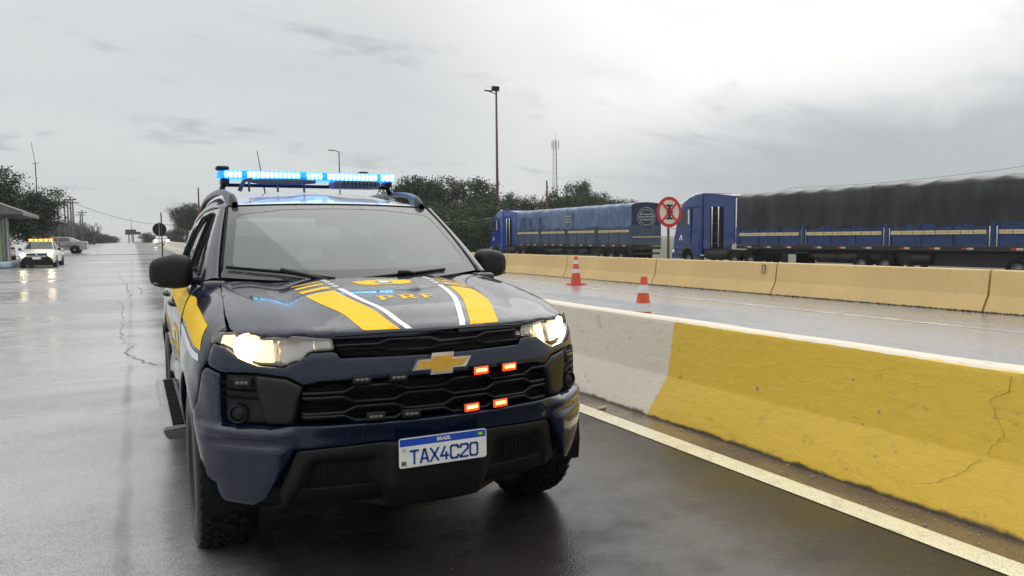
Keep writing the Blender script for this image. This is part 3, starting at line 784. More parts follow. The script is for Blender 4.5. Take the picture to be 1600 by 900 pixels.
# running boards
for s in (1, -1):
    m = MB(); m.prism([(.86, .385), (1.02, .385), (1.045, .395), (1.045, .425), (1.03, .437), (.86, .437)], 1.56, 3.18, 'Y')
    if s < 0:
        for v in m.v: v.x = -v.x
    rb = m.build('running_board', brushed, car); 
    m = MB(); m.prism([(.84, .365), (1.02, .370), (1.035, .388), (.84, .388)], 1.54, 3.22, 'Y'); m.prism([(.88, .37), (1.03, .385), (1.045, .43), (.90, .44)], 1.515, 1.56, 'Y')
    if s < 0:
        for v in m.v: v.x = -v.x
    m.build('board_end_cap', M('cap_grey', (.10, .105, .11), .35) if s == 1 else bpy.data.materials['cap_grey'], rb)
    m = MB()
    for i in range(34):
        y = 1.60+i*.0455
        for x, w in ((.888, .042), (.965, .062)): m.box((s*x, y, .4405), (w, .024, .009))
    m.build('tread_pad', rubber, rb)
# wipers
def wiper(pts, arm, nm):
    m = MB(); m.tube(pts, .0085, 6); o = m.build(nm, black_matt, car, smooth=True)
    m = MB(); m.tube(arm, [.014, .012, .010], 6); m.build('wiper_arm', black_satin, o, smooth=True)
def onws(x, v, o=.02): p = WS(x/.742*.7, v); return p+V((0, -.6, .8))*o
wiper([onws(-.72, .060), onws(-.58, .052), onws(-.44, .040), onws(-.30, .018), onws(-.20, .0)], [onws(-.46, .045, .03), onws(-.34, .012, .03), onws(-.22, -.02, .02)], 'wiper')
wiper([onws(-.05, .005, .012), onws(.12, .022, .012), onws(.3, .030, .012), onws(.48, .034, .012)], [onws(.16, .030, .02), onws(.22, .030, .02), onws(.26, .020, .015)], 'wiper')
# number plate
pl = MB(); PZ = .566; PYY = -.004
pl.prism(round_poly([(-.202, PZ-.066), (.202, PZ-.066), (.202, PZ+.066), (-.202, PZ+.066)], .014, 4), PYY, PYY+.006, 'Y'); plate = pl.build('number_plate', black_satin, car)
def pbit(nm, x0, x1, z0, z1, mat, dy, r=.004):
    m = MB(); m.prism(round_poly([(x0, z0), (x1, z0), (x1, z1), (x0, z1)], r, 3), PYY-dy, PYY-dy+.0012, 'Y'); return m.build(nm, mat, plate)
pbit('plate_rim', -.199, .199, PZ-.063, PZ+.063, plate_white, .0016, .012)
pbit('plate_face', -.195, .195, PZ-.059, PZ+.028, plate_white, .0026, .006)
pbit('plate_band', -.195, .195, PZ+.028, PZ+.059, plate_blue, .0026, .006)
pbit('flag', .156, .184, PZ+.035, PZ+.052, flag_green, .0036, .002)
m = MB(); m.prism([(.161, PZ+.0435), (.170, PZ+.049), (.179, PZ+.0435), (.170, PZ+.038)], PYY-.0052, PYY-.004, 'Y'); m.build('flag_diamond', flag_yellow, plate)
pbit('plate_seal', -.188, -.168, PZ+.005, PZ+.022, M('seal_grey', (.45, .45, .43), .5), .0036, .001)
tf = lambda x0, z0: (lambda p: V((x0+p.x, PYY-.004-p.z, z0+p.y)))
def stroke_char(ch):
    S = {'T': [[(0, 1), (1, 1)], [(.5, 1), (.5, 0)]], 'A': [[(0, 0), (.42, 1), (.58, 1), (1, 0)], [(.17, .30), (.83, .30)]], 'X': [[(0, 1), (1, 0)], [(0, 0), (1, 1)]],
         '4': [[(.55, 1), (.0, .30), (1, .30)], [(.72, .55), (.72, 0)]], 'C': [[(1, .78), (1, .88), (.85, 1), (.15, 1), (0, .88), (0, .12), (.15, 0), (.85, 0), (1, .12), (1, .22)]],
         '2': [[(0, .78), (0, .88), (.15, 1), (.85, 1), (1, .88), (1, .64), (0, .12), (0, 0), (1, 0)]], '0': [[(.15, 1), (.85, 1), (1, .88), (1, .12), (.85, 0), (.15, 0), (0, .12), (0, .88), (.15, 1)]]}
    return S[ch]
x = -.150
for ch in 'TAX4C20':
    m = MB(); w, h, t = .034, .054, .0085
    for ln in stroke_char(ch):
        for p, q in zip(ln, ln[1:]):
            a = V((x+p[0]*w, 0, PZ-.047+p[1]*h)); b_ = V((x+q[0]*w, 0, PZ-.047+q[1]*h)); d = (b_-a); L_ = d.length; d.normalize(); nn_ = V((-d.z, 0, d.x))*t/2
            a2 = a-d*t*.35; b2 = b_+d*t*.35
            m.add([V((p_.x, PYY-.0048, p_.z)) for p_ in (a2-nn_, b2-nn_, b2+nn_, a2+nn_)]+[V((p_.x, PYY-.0026, p_.z)) for p_ in (a2-nn_, b2-nn_, b2+nn_, a2+nn_)], [(0, 1, 2, 3), (0, 4, 5, 1), (1, 5, 6, 2), (2, 6, 7, 3), (3, 7, 4, 0)])
    m.build('letter', plate_letter, plate); x += .0452
text_mesh('BRASIL', .021, plate_white, 'country_lettering', plate, tf(0, PZ+.044), .0006, bold=.0006)
text_mesh('BR', .026, ink_black, 'country_code', plate, tf(-.178, PZ-.044), .0006, sx=.75, bold=.0006)
for x in (-.087, .087): pbit('screw', x-.005, x+.005, PZ+.050, PZ+.056, steel_dark, .005, .002)
# badge
bt = [(-.108, .022), (-.050, .022), (-.046, .046), (.054, .046), (.050, .022), (.134, .022), (.108, -.022), (.050, -.022), (.046, -.046), (-.054, -.046), (-.050, -.022), (-.134, -.022)]
m = MB(); m.prism([(x, .932+z) for x, z in bt], -.004, .03, 'Y'); badge = m.build('emblem', chrome, car)
m = MB(); m.prism([(x*.86, .932+z*.72) for x, z in bt], -.008, -.002, 'Y'); m.build('emblem_face', gold, badge)
# strobes in the grille
def strobe(p, nrm, lit, parent=car, w=.060):
    rq = V(nrm).normalized().to_track_quat('Y', 'Z').to_matrix() if False else Matrix.Rotation(math.atan2(nrm[0], -nrm[1]), 3, 'Z')
    m = MB(); m.box((0, .010, 0), (w+.018, .02, .036), bev=.004)
    for v in m.v: v.xyz = rq @ v + V(p)
    o = m.build('strobe_light', black_satin, parent, smooth=True)
    for j in (-1, 0, 1):
        m = MB(); m.box((j*w*.31, -.004, .0), (w*.29, .008, .013), bev=.003)
        for v in m.v: v.xyz = rq @ v + V(p)
        m.build('led', red_core if lit else led_off, o, smooth=True)
    if lit:
        m = MB(); m.box((0, -.001, -.002), (w+.014, .006, .032), bev=.003)
        for v in m.v: v.xyz = rq @ v + V(p)
        m.build('lens', red_led, o, smooth=True)
for x, z in ((.187, .884), (.335, .884), (.137, .728), (.283, .728)):
    for s in (1, -1):
        p = B(x, z); strobe((s*x, p.y-.022, z), (s*.2, -1, 0), s > 0)
for s in (1, -1):
    p = B(fx(.775), .872); strobe((s*p.x, p.y-.01, .875), (s*.6, -1, 0), False)
# light bar
bar = MB(); BY, BZ = 2.62, 1.908
prof = [(-.035, -.030), (.035, -.030), (.040, -.010), (.036, .024), (.018, .033), (-.018, .033), (-.036, .024), (-.040, -.010)]
def barx(x0, x1, sc=1.0, taper=True):
    vs = []; n = 26
    for i in range(n+1):
        t = i/n; x = lerp(x0, x1, t); e = 1.0
        if taper: e = 1-.45*(1-min(1, min(t, 1-t)*26/1.6))**2
        for a, b_ in prof: vs.append(V((x, BY+a*sc*e*3.2, BZ+b_*sc*e)))
    k = 8
    return vs, [(i*k+j, i*k+(j+1) % k, (i+1)*k+(j+1) % k, (i+1)*k+j) for i in range(n) for j in range(k)]+[tuple(range(k)), tuple(range(n*k+k-1, n*k-1, -1))]
bar.add(*barx(-.622, .622)); lb = bar.build('light_bar', blue_lens, car); auto_smooth(lb, 35)
segs = [(-.585, -.475, 4), (-.440, -.085, 12), (-.040, .070, 4), (.105, .470, 12), (.495, .600, 3)]
for x0, x1, n in segs:
    for i in range(n):
        w = (x1-x0)/n; xc = x0+w*(i+.5)
        m = MB(); m.box((xc, BY-.118, BZ-.002), (w*.94, .028, .044), bev=.010); m.build('lamp_module', blue_led, lb, smooth=True)
m = MB()
for s in (1, -1):
    m.box((s*.575, BY, BZ-.045), (.05, .14, .045), bev=.01); m.tube([(s*.575, BY, BZ-.05), (s*.600, BY, 1.79)], .018, 8)
m.tube([(-.60, BY, 1.84), (.60, BY, 1.84)], .012, 8)
m.build('bar_mount', black_satin, car, smooth=True)
m = MB(); m.box((-.585, BY+.02, BZ+.047), (.085, .10, .03), bev=.014); m.box((.41, BY+.05, BZ+.042), (.07, .08, .022), bev=.01); m.build('sensor_box', black_satin, lb, smooth=True)
# loudspeaker horn and rack below the bar
m = MB(); m.tube([(-.43, 2.48, 1.862), (-.36, 2.48, 1.862), (-.12, 2.50, 1.866), (.02, 2.50, 1.868)], [.010, .022, .026, .014], 10)
for x in (-.43, -.24, -.06): m.tube([(x, 2.5, 1.79), (x, 2.5, 1.885)], .007, 6)
m.tube([(-.50, 2.44, 1.79), (-.47, 2.44, 1.86), (-.42, 2.44, 1.872)], .014, 8); m.build('rack_spoiler', M('rack_blue_grey', (.03, .05, .12), .35), car, smooth=True)
m = MB(); m.box((.30, 2.50, 1.85), (.34, .20, .055), bev=.02); siren = m.build('siren', bpy.data.materials['rack_blue_grey'], car, smooth=True)
m = MB()
for i in range(9): m.box((.20+i*.028, 2.398, 1.85), (.010, .006, .034))
m.build('siren_slot', bezel_grey, siren)
m = MB(); m.tube([(-.16, 3.5, 1.74), (-.20, 3.7, 2.20)], [.006, .003], 6); m.build('antenna', black_satin, car, smooth=True)
# hood films and side lettering
EXTRA = True
# hood films
YO = [(.05, .300), (.2, .338), (.42, .398), (.70, .436), (1.05, .452)]
YI = [(.05, .160), (.2, .202), (.42, .262), (.70, .298), (1.05, .318)]
def strip(y0, y1, outer, inner, s, do=0, di=0, n=10, slant=0):
    p = [];
    for i in range(n+1):
        y = lerp(y0, y1, i/n); x = interp(outer, y)+do; p.append((s*x, max(y, frontY(x)+.006)+slant))
    q = []
    for i in range(n+1):
        y = lerp(y1, y0, i/n); x = interp(inner, y)+di; q.append((s*x, max(y, frontY(x)+.006)))
    return p+q
for s in (1, -1):
    film('hood_stripe', strip(.04, .66, YO, YI, s), yellow_film)
    for y0, y1 in ((.715, .77), (.83, .865), (.92, .94)): film('hood_stripe', strip(y0, y1, YO, YI, s, n=2), yellow_film)
    film('hood_stripe', strip(.04, .70, YI, YI, s, -.024, -.052), white_film)
    for y0 in (.755, .825, .895, .955): film('hood_stripe', strip(y0, y0+.032, YI, YI, s, -.024, -.052, n=1), white_film)
def glyph(ch):
    """slab letters on a unit square: outline and holes"""
    if ch == 'P': return [(0, 0), (.46, 0), (.46, .14), (.38, .14), (.38, .40), (.70, .40), (.92, .50), (1, .62), (1, .80), (.92, .92), (.72, 1), (0, 1), (0, .86), (.10, .86), (.10, .14), (0, .14)], [[(.38, .54), (.62, .54), (.72, .62), (.72, .78), (.62, .86), (.38, .86)]]
    if ch == 'R': return [(0, 0), (.44, 0), (.44, .14), (.37, .14), (.37, .40), (.50, .40), (.66, .14), (.60, .14), (.60, 0), (1, 0), (1, .14), (.93, .14), (.78, .43), (.95, .54), (.98, .68), (.98, .82), (.90, .93), (.72, 1), (0, 1), (0, .86), (.10, .86), (.10, .14), (0, .14)], [[(.37, .54), (.60, .54), (.70, .62), (.70, .78), (.60, .86), (.37, .86)]]
    return [(0, 0), (.50, 0), (.50, .14), (.40, .14), (.40, .42), (.62, .42), (.62, .34), (.74, .34), (.74, .66), (.62, .66), (.62, .58), (.40, .58), (.40, .86), (.80, .86), (.80, .72), (.95, .72), (.95, 1), (0, 1), (0, .86), (.12, .86), (.12, .14), (0, .14)], []
x = -.145
for ch in 'PRF':
    o, h = glyph(ch); g = lambda p: [(x+a*.078, .395+b*.085) for a, b in p]
    panel('hood_letter', g(o), HD, yellow_film, hood, sp=.03, th=0, rim=0, off=.0012, holes=[g(k) for k in h]); x += .104
wing = [(0, .74), (.035, .755), (.06, .742), (.10, .755), (.13, .775), (.155, .80), (.135, .812), (.17, .835), (.145, .845), (.165, .868), (.13, .870), (.145, .892), (.10, .885), (.06, .905), (.05, .895), (0, .91)]
film('hood_emblem', sym(wing), yellow_film)
circ = lambda r, cy, ry=1: [(r*math.cos(t*PI/12), cy+r*ry*math.sin(t*PI/12)) for t in range(24)]
film('hood_emblem', circ(.047, .825, 1.1), M('emblem_blue', (.10, .17, .28), .35, coat=.8), off=.002)
film('hood_emblem', circ(.030, .825, 1.1), white_film, off=.0028)
# side films
def qz(Y, z):
    a = fy(Y); lo, hi = .3, 1.198
    for _ in range(30):
        mid = (lo+hi)/2
        if B(a, mid).z < z: lo = mid
        else: hi = mid
    return (a, lo)
fend = {1: None, -1: None}
for o in KIDS(car):
    if o.name.startswith('fender'): fend[1 if o.data.vertices[0].co.x > 0 else -1] = o
for k, s in enumerate((1, -1)):
    def sf(nm, pts, mat, par, dsp=None, holes=()): panel(nm, [qz(*p) for p in pts], SIDE(s), mat, par, sp=.04, th=0, rim=0, off=.0018, flip=(s < 0), disp=dsp, holes=[[qz(*p) for p in h] for h in holes])
    sf('side_stripe', [(.485, .985), (.60, 1.0), (.885, 1.030), (1.345, 1.055), (1.345, 1.172), (1.06, 1.140), (.75, 1.112), (.55, 1.082)], yellow_film, fend[s])
    sf('side_stripe', [(1.376, 1.057), (1.8, 1.075), (2.43, 1.10), (2.43, 1.195), (1.9, 1.205), (1.376, 1.174)], yellow_film, dF[k], dcrease)
    sf('side_stripe', [(2.46, 1.101), (3.2, 1.13), (3.2, 1.205), (2.46, 1.196)], yellow_film, dR[k], dcrease)
    sf('side_stripe', [(.490, .942), (.50, .970), (.80, 1.002), (1.345, 1.030), (1.345, .996), (.84, .966)], white_film, fend[s])
    for ch, y0, y1, z0, z1, par in (('P', 3.36, 2.70, .690, .915, dR[k]), ('R', 2.15, 1.55, .735, .965, dF[k])):
        if s > 0: y0, y1 = y1, y0
        o, h = glyph(ch); f = lambda p: [(lerp(y0, y1, a), lerp(z0, z1, b)) for a, b in p]
        sf('side_letter', f(o), yellow_film, par, dcrease, [f(q) for q in h])
# ---------------------------------------------------------------- ground, roads
def rise(y): return interp([(-1e4, 0), (34, 0), (36, 0), (50, .05), (72, .42), (90, .56), (167, .92), (300, 1.20), (500, 1.25), (6000, 1.25)], y)
def gz(x, y): return rise(y)*(1-ss(14.3, 20, x)) - .54*ss(14.6, 19, x)
YL = [-60, -30, -15, -8, -4]+list(np.arange(-2, 34, 2.0))+list(np.arange(34, 110, 4.0))+[118, 128, 140, 154, 167, 185, 210, 240, 270, 300, 340, 400, 500, 700, 1000, 1600, 3000, 5000]
def sheet(name, x0, x1, y0, y1, mat, up, xs=None, kind='structure', skew=0.0):
    X = xs or [x0, x1]; Yv = [y0]+[y for y in YL if y0 < y < y1]+[y1]
    vs = [V((x+skew*y, y, gz(x, y)+up)) for y in Yv for x in X]; k = len(X)
    fs = [(i*k+j, i*k+j+1, i*k+k+j+1, i*k+k+j) for i in range(len(Yv)-1) for j in range(k-1)]
    o = mesh(name, vs, fs, mat, None, True); o['kind'] = kind; return o

def wet(name, c0, c1, scale=.35, r_dry=.32, r_wet=.06, grain=.35, streak=None, spec=.5, cracks=False, dry=None, gsc=160, film_w=.8, blend=None, crough=.26, brown=.5):
    """wet pavement: aggregate relief under a water film that is deeper in patches"""
    m, n, b, o = mat_new(name); tcn = n.nodes.new('ShaderNodeTexCoord').outputs['Object']
    st = mapping(n, tcn, streak or (1, 1, 1))
    f1 = noise_n(n, st, scale, 6, .62, .3); f2 = noise_n(n, tcn, 2.3, 5, .6); f3 = noise_n(n, tcn, 60, 3, .6)
    agg = n.nodes.new('ShaderNodeTexVoronoi'); agg.inputs['Scale'].default_value = gsc*.6; n.links.new(tcn, agg.inputs['Vector'])
    c = mixc(n, sstep(n, f1, .35, .68), c0, c1)
    c = mixc(n, mth(n, 'MULTIPLY', sstep(n, f2, .45, .75), .45), c, [x*.6 for x in c0])
    c = mixc(n, mth(n, 'MULTIPLY', sstep(n, agg.outputs['Distance'], .15, .6), .55), c, [min(1, x*1.8+.01) for x in c1])
    c = mixc(n, mth(n, 'MULTIPLY', sstep(n, noise_n(n, st, scale*3.3, 6, .7, .6), .56, .70), brown), c, (.075, .055, .035))
    dots = n.nodes.new('ShaderNodeTexVoronoi'); dots.inputs['Scale'].default_value = 28; n.links.new(tcn, dots.inputs['Vector'])
    ds = n.nodes.new('ShaderNodeSeparateColor'); n.links.new(dots.outputs['Color'], ds.inputs[0])
    dot = mth(n, 'MULTIPLY', mth(n, 'LESS_THAN', dots.outputs['Distance'], .10), mth(n, 'GREATER_THAN', ds.outputs[0], .80))
    if blend:  # darker asphalt lane; the car's shadow and reflection edge is put into this colour
        sp = n.nodes.new('ShaderNodeSeparateXYZ'); n.links.new(tcn, sp.inputs[0])
        xx = mth(n, 'ADD', sp.outputs[0], mth(n, 'MULTIPLY', mth(n, 'SUBTRACT', noise_n(n, tcn, 1.1, 6, .7), .5), .5))
        k = sstep(n, xx, .05, .55); ca, cb_ = blend
        c = mixc(n, k, c, mixc(n, mth(n, 'MULTIPLY', sstep(n, f1, .3, .7), 1.0), ca, cb_))
        xs_ = mth(n, 'ADD', sp.outputs[0], mth(n, 'MULTIPLY', mth(n, 'SUBTRACT', noise_n(n, mapping(n, tcn, (1, .5, 1)), 1.7, 6, .6), .5), .10))
        seam = mth(n, 'MULTIPLY', sstep(n, mth(n, 'ABSOLUTE', mth(n, 'ADD', xs_, .10)), .01, .055, 1, 0), sstep(n, noise_n(n, tcn, .8, 4), .35, .6, .2, .5))
        c = mixc(n, seam, c, (.045, .043, .04))
    cwk = 1.0
    if blend: cwk = mth(n, 'MULTIPLY_ADD', k, -.55, 1.0)
    if cracks:
        v = n.nodes.new('ShaderNodeTexVoronoi'); v.feature = 'DISTANCE_TO_EDGE'; v.inputs['Scale'].default_value = .16
        wv = n.nodes.new('ShaderNodeVectorMath'); wv.operation = 'ADD'; n.links.new(tcn, wv.inputs[0])
        nz = n.nodes.new('ShaderNodeTexNoise'); nz.inputs['Scale'].default_value = .9; nz.inputs['Detail'].default_value = 6; n.links.new(tcn, nz.inputs['Vector'])
        sc = n.nodes.new('ShaderNodeVectorMath'); sc.operation = 'SCALE'; sc.inputs['Scale'].default_value = 3.0; n.links.new(nz.outputs['Color'], sc.inputs[0]); n.links.new(sc.outputs[0], wv.inputs[1])
        n.links.new(wv.outputs[0], v.inputs['Vector'])
        ck = mth(n, 'MULTIPLY', sstep(n, v.outputs['Distance'], .0, .004, 1, 0), sstep(n, f1, .45, .6)); c = mixc(n, mth(n, 'MULTIPLY', ck, .8), c, (.01, .01, .01))
    c = mixc(n, mth(n, 'MULTIPLY', dot, .6), c, (.30, .27, .23))
    n.links.new(c, b.inputs['Base Color'])
    film = sstep(n, mth(n, 'MULTIPLY_ADD', f2, .35, mth(n, 'MULTIPLY', f1, .75)), .46, .60)
    rg = mth(n, 'MULTIPLY_ADD', film, r_wet-r_dry, r_dry)
    n.links.new(rg, b.inputs['Roughness']); b.inputs['IOR'].default_value = 1.36; n.links.new(mth(n, 'MULTIPLY', mth(n, 'MULTIPLY_ADD', film, film_w*.55, film_w*.45), cwk), b.inputs['Coat Weight']); b.inputs['Coat IOR'].default_value = 1.34; n.links.new(mth(n, 'MULTIPLY_ADD', film, -crough*.45, crough), b.inputs['Coat Roughness']); b.inputs['Specular IOR Level'].default_value = .25
    h = mth(n, 'MULTIPLY_ADD', agg.outputs['Distance'], .7, mth(n, 'MULTIPLY', f3, .6))
    amt = mth(n, 'MULTIPLY_ADD', film, -.75*grain, grain)
    bp = n.nodes.new('ShaderNodeBump'); bp.inputs['Distance'].default_value = .006; n.links.new(amt, bp.inputs['Strength']); n.links.new(h, bp.inputs['Height'])
    b2 = n.nodes.new('ShaderNodeBump'); b2.inputs['Distance'].default_value = .05; b2.inputs['Strength'].default_value = .10
    n.links.new(noise_n(n, st, 1.4, 4, .5), b2.inputs['Height']); n.links.new(bp.outputs[0], b2.inputs['Normal']); n.links.new(b2.outputs[0], b.inputs['Normal'])
    b3 = n.nodes.new('ShaderNodeBump'); b3.inputs['Distance'].default_value = .02; b3.inputs['Strength'].default_value = .13; n.links.new(mth(n, 'ADD', noise_n(n, st, 3.0, 4, .5), mth(n, 'MULTIPLY', h, .30)), b3.inputs['Height']); n.links.new(b3.outputs[0], b.inputs['Coat Normal'])
    return m
soil = M('wet_soil_and_grass', (.045, .06, .025), .7, vary=.4, vs=.3, bump=.4, bs_=3, dirt=(.10, .06, .035), dirt_amt=.5)
old_pave = wet('worn_wet_pavement', (.11, .112, .114), (.28, .282, .284), .28, .40, .25, .5, streak=(.35, 1.0, 1), cracks=True, film_w=1.0, blend=((.018, .016, .015), (.032, .029, .026)), crough=.32)
asphalt = wet('wet_asphalt', (.035, .033, .031), (.060, .056, .052), .45, .30, .10, .55, streak=(1, .3, 1), gsc=190)
road2_m = wet('wet_carriageway', (.095, .10, .112), (.15, .158, .175), .5, .40, .25, .25, streak=(1, .2, 1), film_w=.9, crough=.42, brown=.1)
dirt_m = wet('muddy_gutter', (.05, .038, .028), (.09, .065, .045), 1.2, .5, .12, .6, streak=(1, .3, 1))
line_m = wet('road_line_paint', (.50, .43, .31), (.64, .56, .41), 2.0, .4, .2, .35)
line_w = wet('worn_white_line', (.30, .29, .27), (.52, .50, .47), 2.0, .4, .2, .35, streak=(1, .4, 1))

gx = [-3000, -900, -300, -120, -60, -30, -10, 0, 8, 14.3, 15.2, 16.1, 17, 18, 19, 20, 40, 80, 150, 400, 1200, 4000]
g = sheet('ground', 0, 0, -60, 5000, soil, -.012, xs=gx)
sheet('road', -40, 3.42, -40, 620, old_pave, 0.0, xs=[-40, -14, -6, 0, 3.42])
sheet('edge_line', 3.285, 3.455, -30, 400, line_m, .004)
sheet('gutter', 3.455, 4.6, -40, 620, dirt_m, .001)
sheet('carriageway', 4.35, 14.2, -40, 620, road2_m, .004, xs=[4.35, 8, 11, 14.2])
sheet('lane_line', 11.42, 11.54, -40, 500, line_w, .008)
sheet('lane_line', 4.72, 4.84, -40, 500, line_w, .008)
sheet('truck_yard', 15.0, 37, -60, 300, road2_m, .004, xs=[15.0, 15.2, 16.1, 17, 18, 19, 20, 37])
# cracks in the road surface
tar_m = M('crack_grime', (.10, .095, .085), .4)
def road_crack(pts, w=.012):
    m = MB(); P_ = []
    for a, b_ in zip(pts, pts[1:]):
        for t in range(7): u = t/7; P_.append(V((lerp(a[0], b_[0], u)+random.uniform(-.03, .03), lerp(a[1], b_[1], u)+random.uniform(-.06, .06), 0)))
    vs = []
    for p in P_: ww = w*random.uniform(.2, .8); vs += [V((p.x-ww, p.y-ww*2, .005)), V((p.x+ww, p.y+ww*2, .005))]
    m.add(vs, [(2*i, 2*i+1, 2*i+3, 2*i+2) for i in range(len(P_)-1)]); o = m.build('road_crack', tar_m); o['kind'] = 'structure'
road_crack([(-0.62, 38.66), (-0.45, 32.76), (-0.23, 29.2), (-0.23, 26.08), (-0.13, 23.22), (-0.17, 21.46)], 0.02)
road_crack([(-0.37, 21.12), (-0.24, 18.64), (-0.23, 15.9), (-0.22, 13.68), (-0.17, 11.97)], 0.008)
road_crack([(-0.02, 12.03), (-0.13, 11.59), (-0.14, 11.06), (-0.04, 10.7), (0.04, 10.36), (0.15, 10.03), (0.2, 9.84)], 0.012)
road_crack([(0.07, 27.72), (0.18, 24.79), (0.1, 22.79)], 0.015)
# cross joint over the pavement
m = MB(); m.box((-4.6, 70, gz(-4.6, 70)+.012), (12, .35, .02)); j = m.build('cross_joint', M('joint_rubber', (.02, .02, .02), .5)); j['kind'] = 'structure'

# ---------------------------------------------------------------- near barrier
def barrier_mat(name, cols, bscale=1.0, streaks=True):
    m, n, b, o = mat_new(name); tcn = n.nodes.new('ShaderNodeTexCoord').outputs['Object']
    sp = n.nodes.new('ShaderNodeSeparateXYZ'); n.links.new(tcn, sp.inputs[0]); y = sp.outputs[1]; z = sp.outputs[2]
    if len(cols) == 2:
        # alternate painted blocks, 5.2 m each, one edge at y = 4.70
        w = mth(n, 'ADD', y, mth(n, 'MULTIPLY', mth(n, 'SUBTRACT', noise_n(n, tcn, 14, 3), .5), .025))
        ph = mth(n, 'FRACT', mth(n, 'DIVIDE', mth(n, 'SUBTRACT', w, 5.04), 11.0)); blk = mth(n, 'MAXIMUM', mth(n, 'LESS_THAN', ph, .5), mth(n, 'GREATER_THAN', y, 8.0))
        c = mixc(n, blk, cols[0], cols[1])
        topw = sstep(n, mth(n, 'ADD', z, mth(n, 'MULTIPLY', mth(n, 'SUBTRACT', noise_n(n, tcn, 9, 4), .5), .03)), .750, .757)
        c = mixc(n, topw, c, (.66, .60, .48))
    else: c = mixc(n, sstep(n, noise_n(n, tcn, .6, 4), .35, .65), cols[0], [x*.9 for x in cols[0]])
    # grime: streaks from the top, dirt at the foot, scuffs
    stv = noise_n(n, mapping(n, tcn, (1, 5, .6)), 2.2, 6, .65, .2)
    c = mixc(n, mth(n, 'MULTIPLY', sstep(n, stv, .55, .8), .16), c, (.22, .19, .14))
    c = mixc(n, mth(n, 'MULTIPLY', sstep(n, noise_n(n, tcn, 7, 7, .7, .4), .58, .72), .35), c, (.12, .10, .07))
    fz = mth(n, 'ADD', z, mth(n, 'MULTIPLY', noise_n(n, tcn, 5, 6, .7), -.07))
    c = mixc(n, mth(n, 'MULTIPLY', sstep(n, fz, -.025, .0, 1, 0), .95), c, (.035, .024, .018))
    chip = mth(n, 'MULTIPLY', sstep(n, noise_n(n, mapping(n, tcn, (1, .7, 1)), 16, 5, .7), .64, .67), sstep(n, noise_n(n, tcn, 1.5, 3), .5, .6))
    c = mixc(n, mth(n, 'MULTIPLY', chip, .75), c, (.20, .18, .15))
    n.links.new(c, b.inputs['Base Color']); n.links.new(mth(n, 'MULTIPLY_ADD', stv, .25, .33), b.inputs['Roughness'])
    v = n.nodes.new('ShaderNodeTexVoronoi'); v.feature = 'DISTANCE_TO_EDGE'; v.inputs['Scale'].default_value = .55; v.inputs['Randomness'].default_value = 1
    nz = n.nodes.new('ShaderNodeTexNoise'); nz.inputs['Scale'].default_value = 3; nz.inputs['Detail'].default_value = 6; n.links.new(tcn, nz.inputs['Vector'])
    ad = vmth(n, 'ADD', tcn); scn = vmth(n, 'SCALE', nz.outputs['Color']); scn.inputs['Scale'].default_value = .5; n.links.new(scn.outputs[0], ad.inputs[1]); n.links.new(ad.outputs[0], v.inputs['Vector'])
    h = mth(n, 'MULTIPLY_ADD', noise_n(n, mapping(n, tcn, (1, .6, 1)), 11*bscale, 7, .62, .5), 1.0, mth(n, 'MULTIPLY', noise_n(n, tcn, 55*bscale, 3), .12))
    bump_n(n, b, h, .45, .018)
    return m
PROF = [(0, 0), (.025, .055), (.19, .30), (.20, .32), (.262, .722), (.275, .752), (.300, .766), (.425, .766), (.452, .752), (.465, .722), (.56, .32), (.57, .30), (.735, .055), (.76, 0)]
def barrier(name, x0, y0, y1, mat, base=None, wob=.0, step=.5, chip=0.0, parent=None):
    n = max(1, int((y1-y0)/step)); vs = []; k = len(PROF)
    for i in range(n+1):
        y = lerp(y0, y1, i/n)
        for j, (a, h) in enumerate(PROF):
            w = wob*noise.noise(V((a*3, y*1.3, h*4)))
            vs.append(V((x0+a+w, y, gz(x0, y)+h*1.0+(w*.5 if h > .3 else 0))))
    fs = [(i*k+j, i*k+j+1, i*k+k+j+1, i*k+k+j) for i in range(n) for j in range(k-1)]+[tuple(range(k-1, -1, -1)), tuple(range(n*k, n*k+k))]
    return vs, [tuple(reversed(f)) for f in fs]
nb_m = barrier_mat('painted_concrete', ((.68, .458, .045), (.67, .61, .51)))
vs, fs = barrier('b', 3.69, -6, 190, nb_m, wob=.012, step=.22)
nbar = mesh('concrete_barrier', vs, fs, nb_m); auto_smooth(nbar, 25)
tag(nbar, 'long rough concrete barrier painted in yellow and white blocks, beside the white edge line', 'barrier')
crack_m = M('crack_brown', (.16, .11, .03), .7)
# cracks in the near barrier: real grooves filled dark
def crack(pts, parent, w=.004):
    m = MB(); P_ = []
    for (y0, h0), (y1, h1) in zip(pts, pts[1:]):
        k = 6
        for t in range(k):
            u = t/k; P_.append((lerp(y0, y1, u)+random.uniform(-.008, .008), lerp(h0, h1, u)+random.uniform(-.006, .006)))
    P_.append(pts[-1])
    def xz(h): return 3.69+np.interp(h, [p[1] for p in PROF[:6]], [p[0] for p in PROF[:6]])
    vs = []
    for i, (y, h) in enumerate(P_):
        ww = w*random.uniform(.4, 1.3); vs += [V((xz(h)-.010, y-ww, h)), V((xz(h)-.010, y+ww, h+ww*.5))]
    m.add(vs, [(2*i, 2*i+1, 2*i+3, 2*i+2) for i in range(len(P_)-1)]); return m.build('crack', crack_m, parent)
crack([(2.335, .735), (2.335, .66), (2.42, .60), (2.33, .45), (2.40, .33)], nbar, .0018)
crack([(2.42, .30), (2.50, .20), (2.63, .12), (2.78, .10)], nbar, .0015)

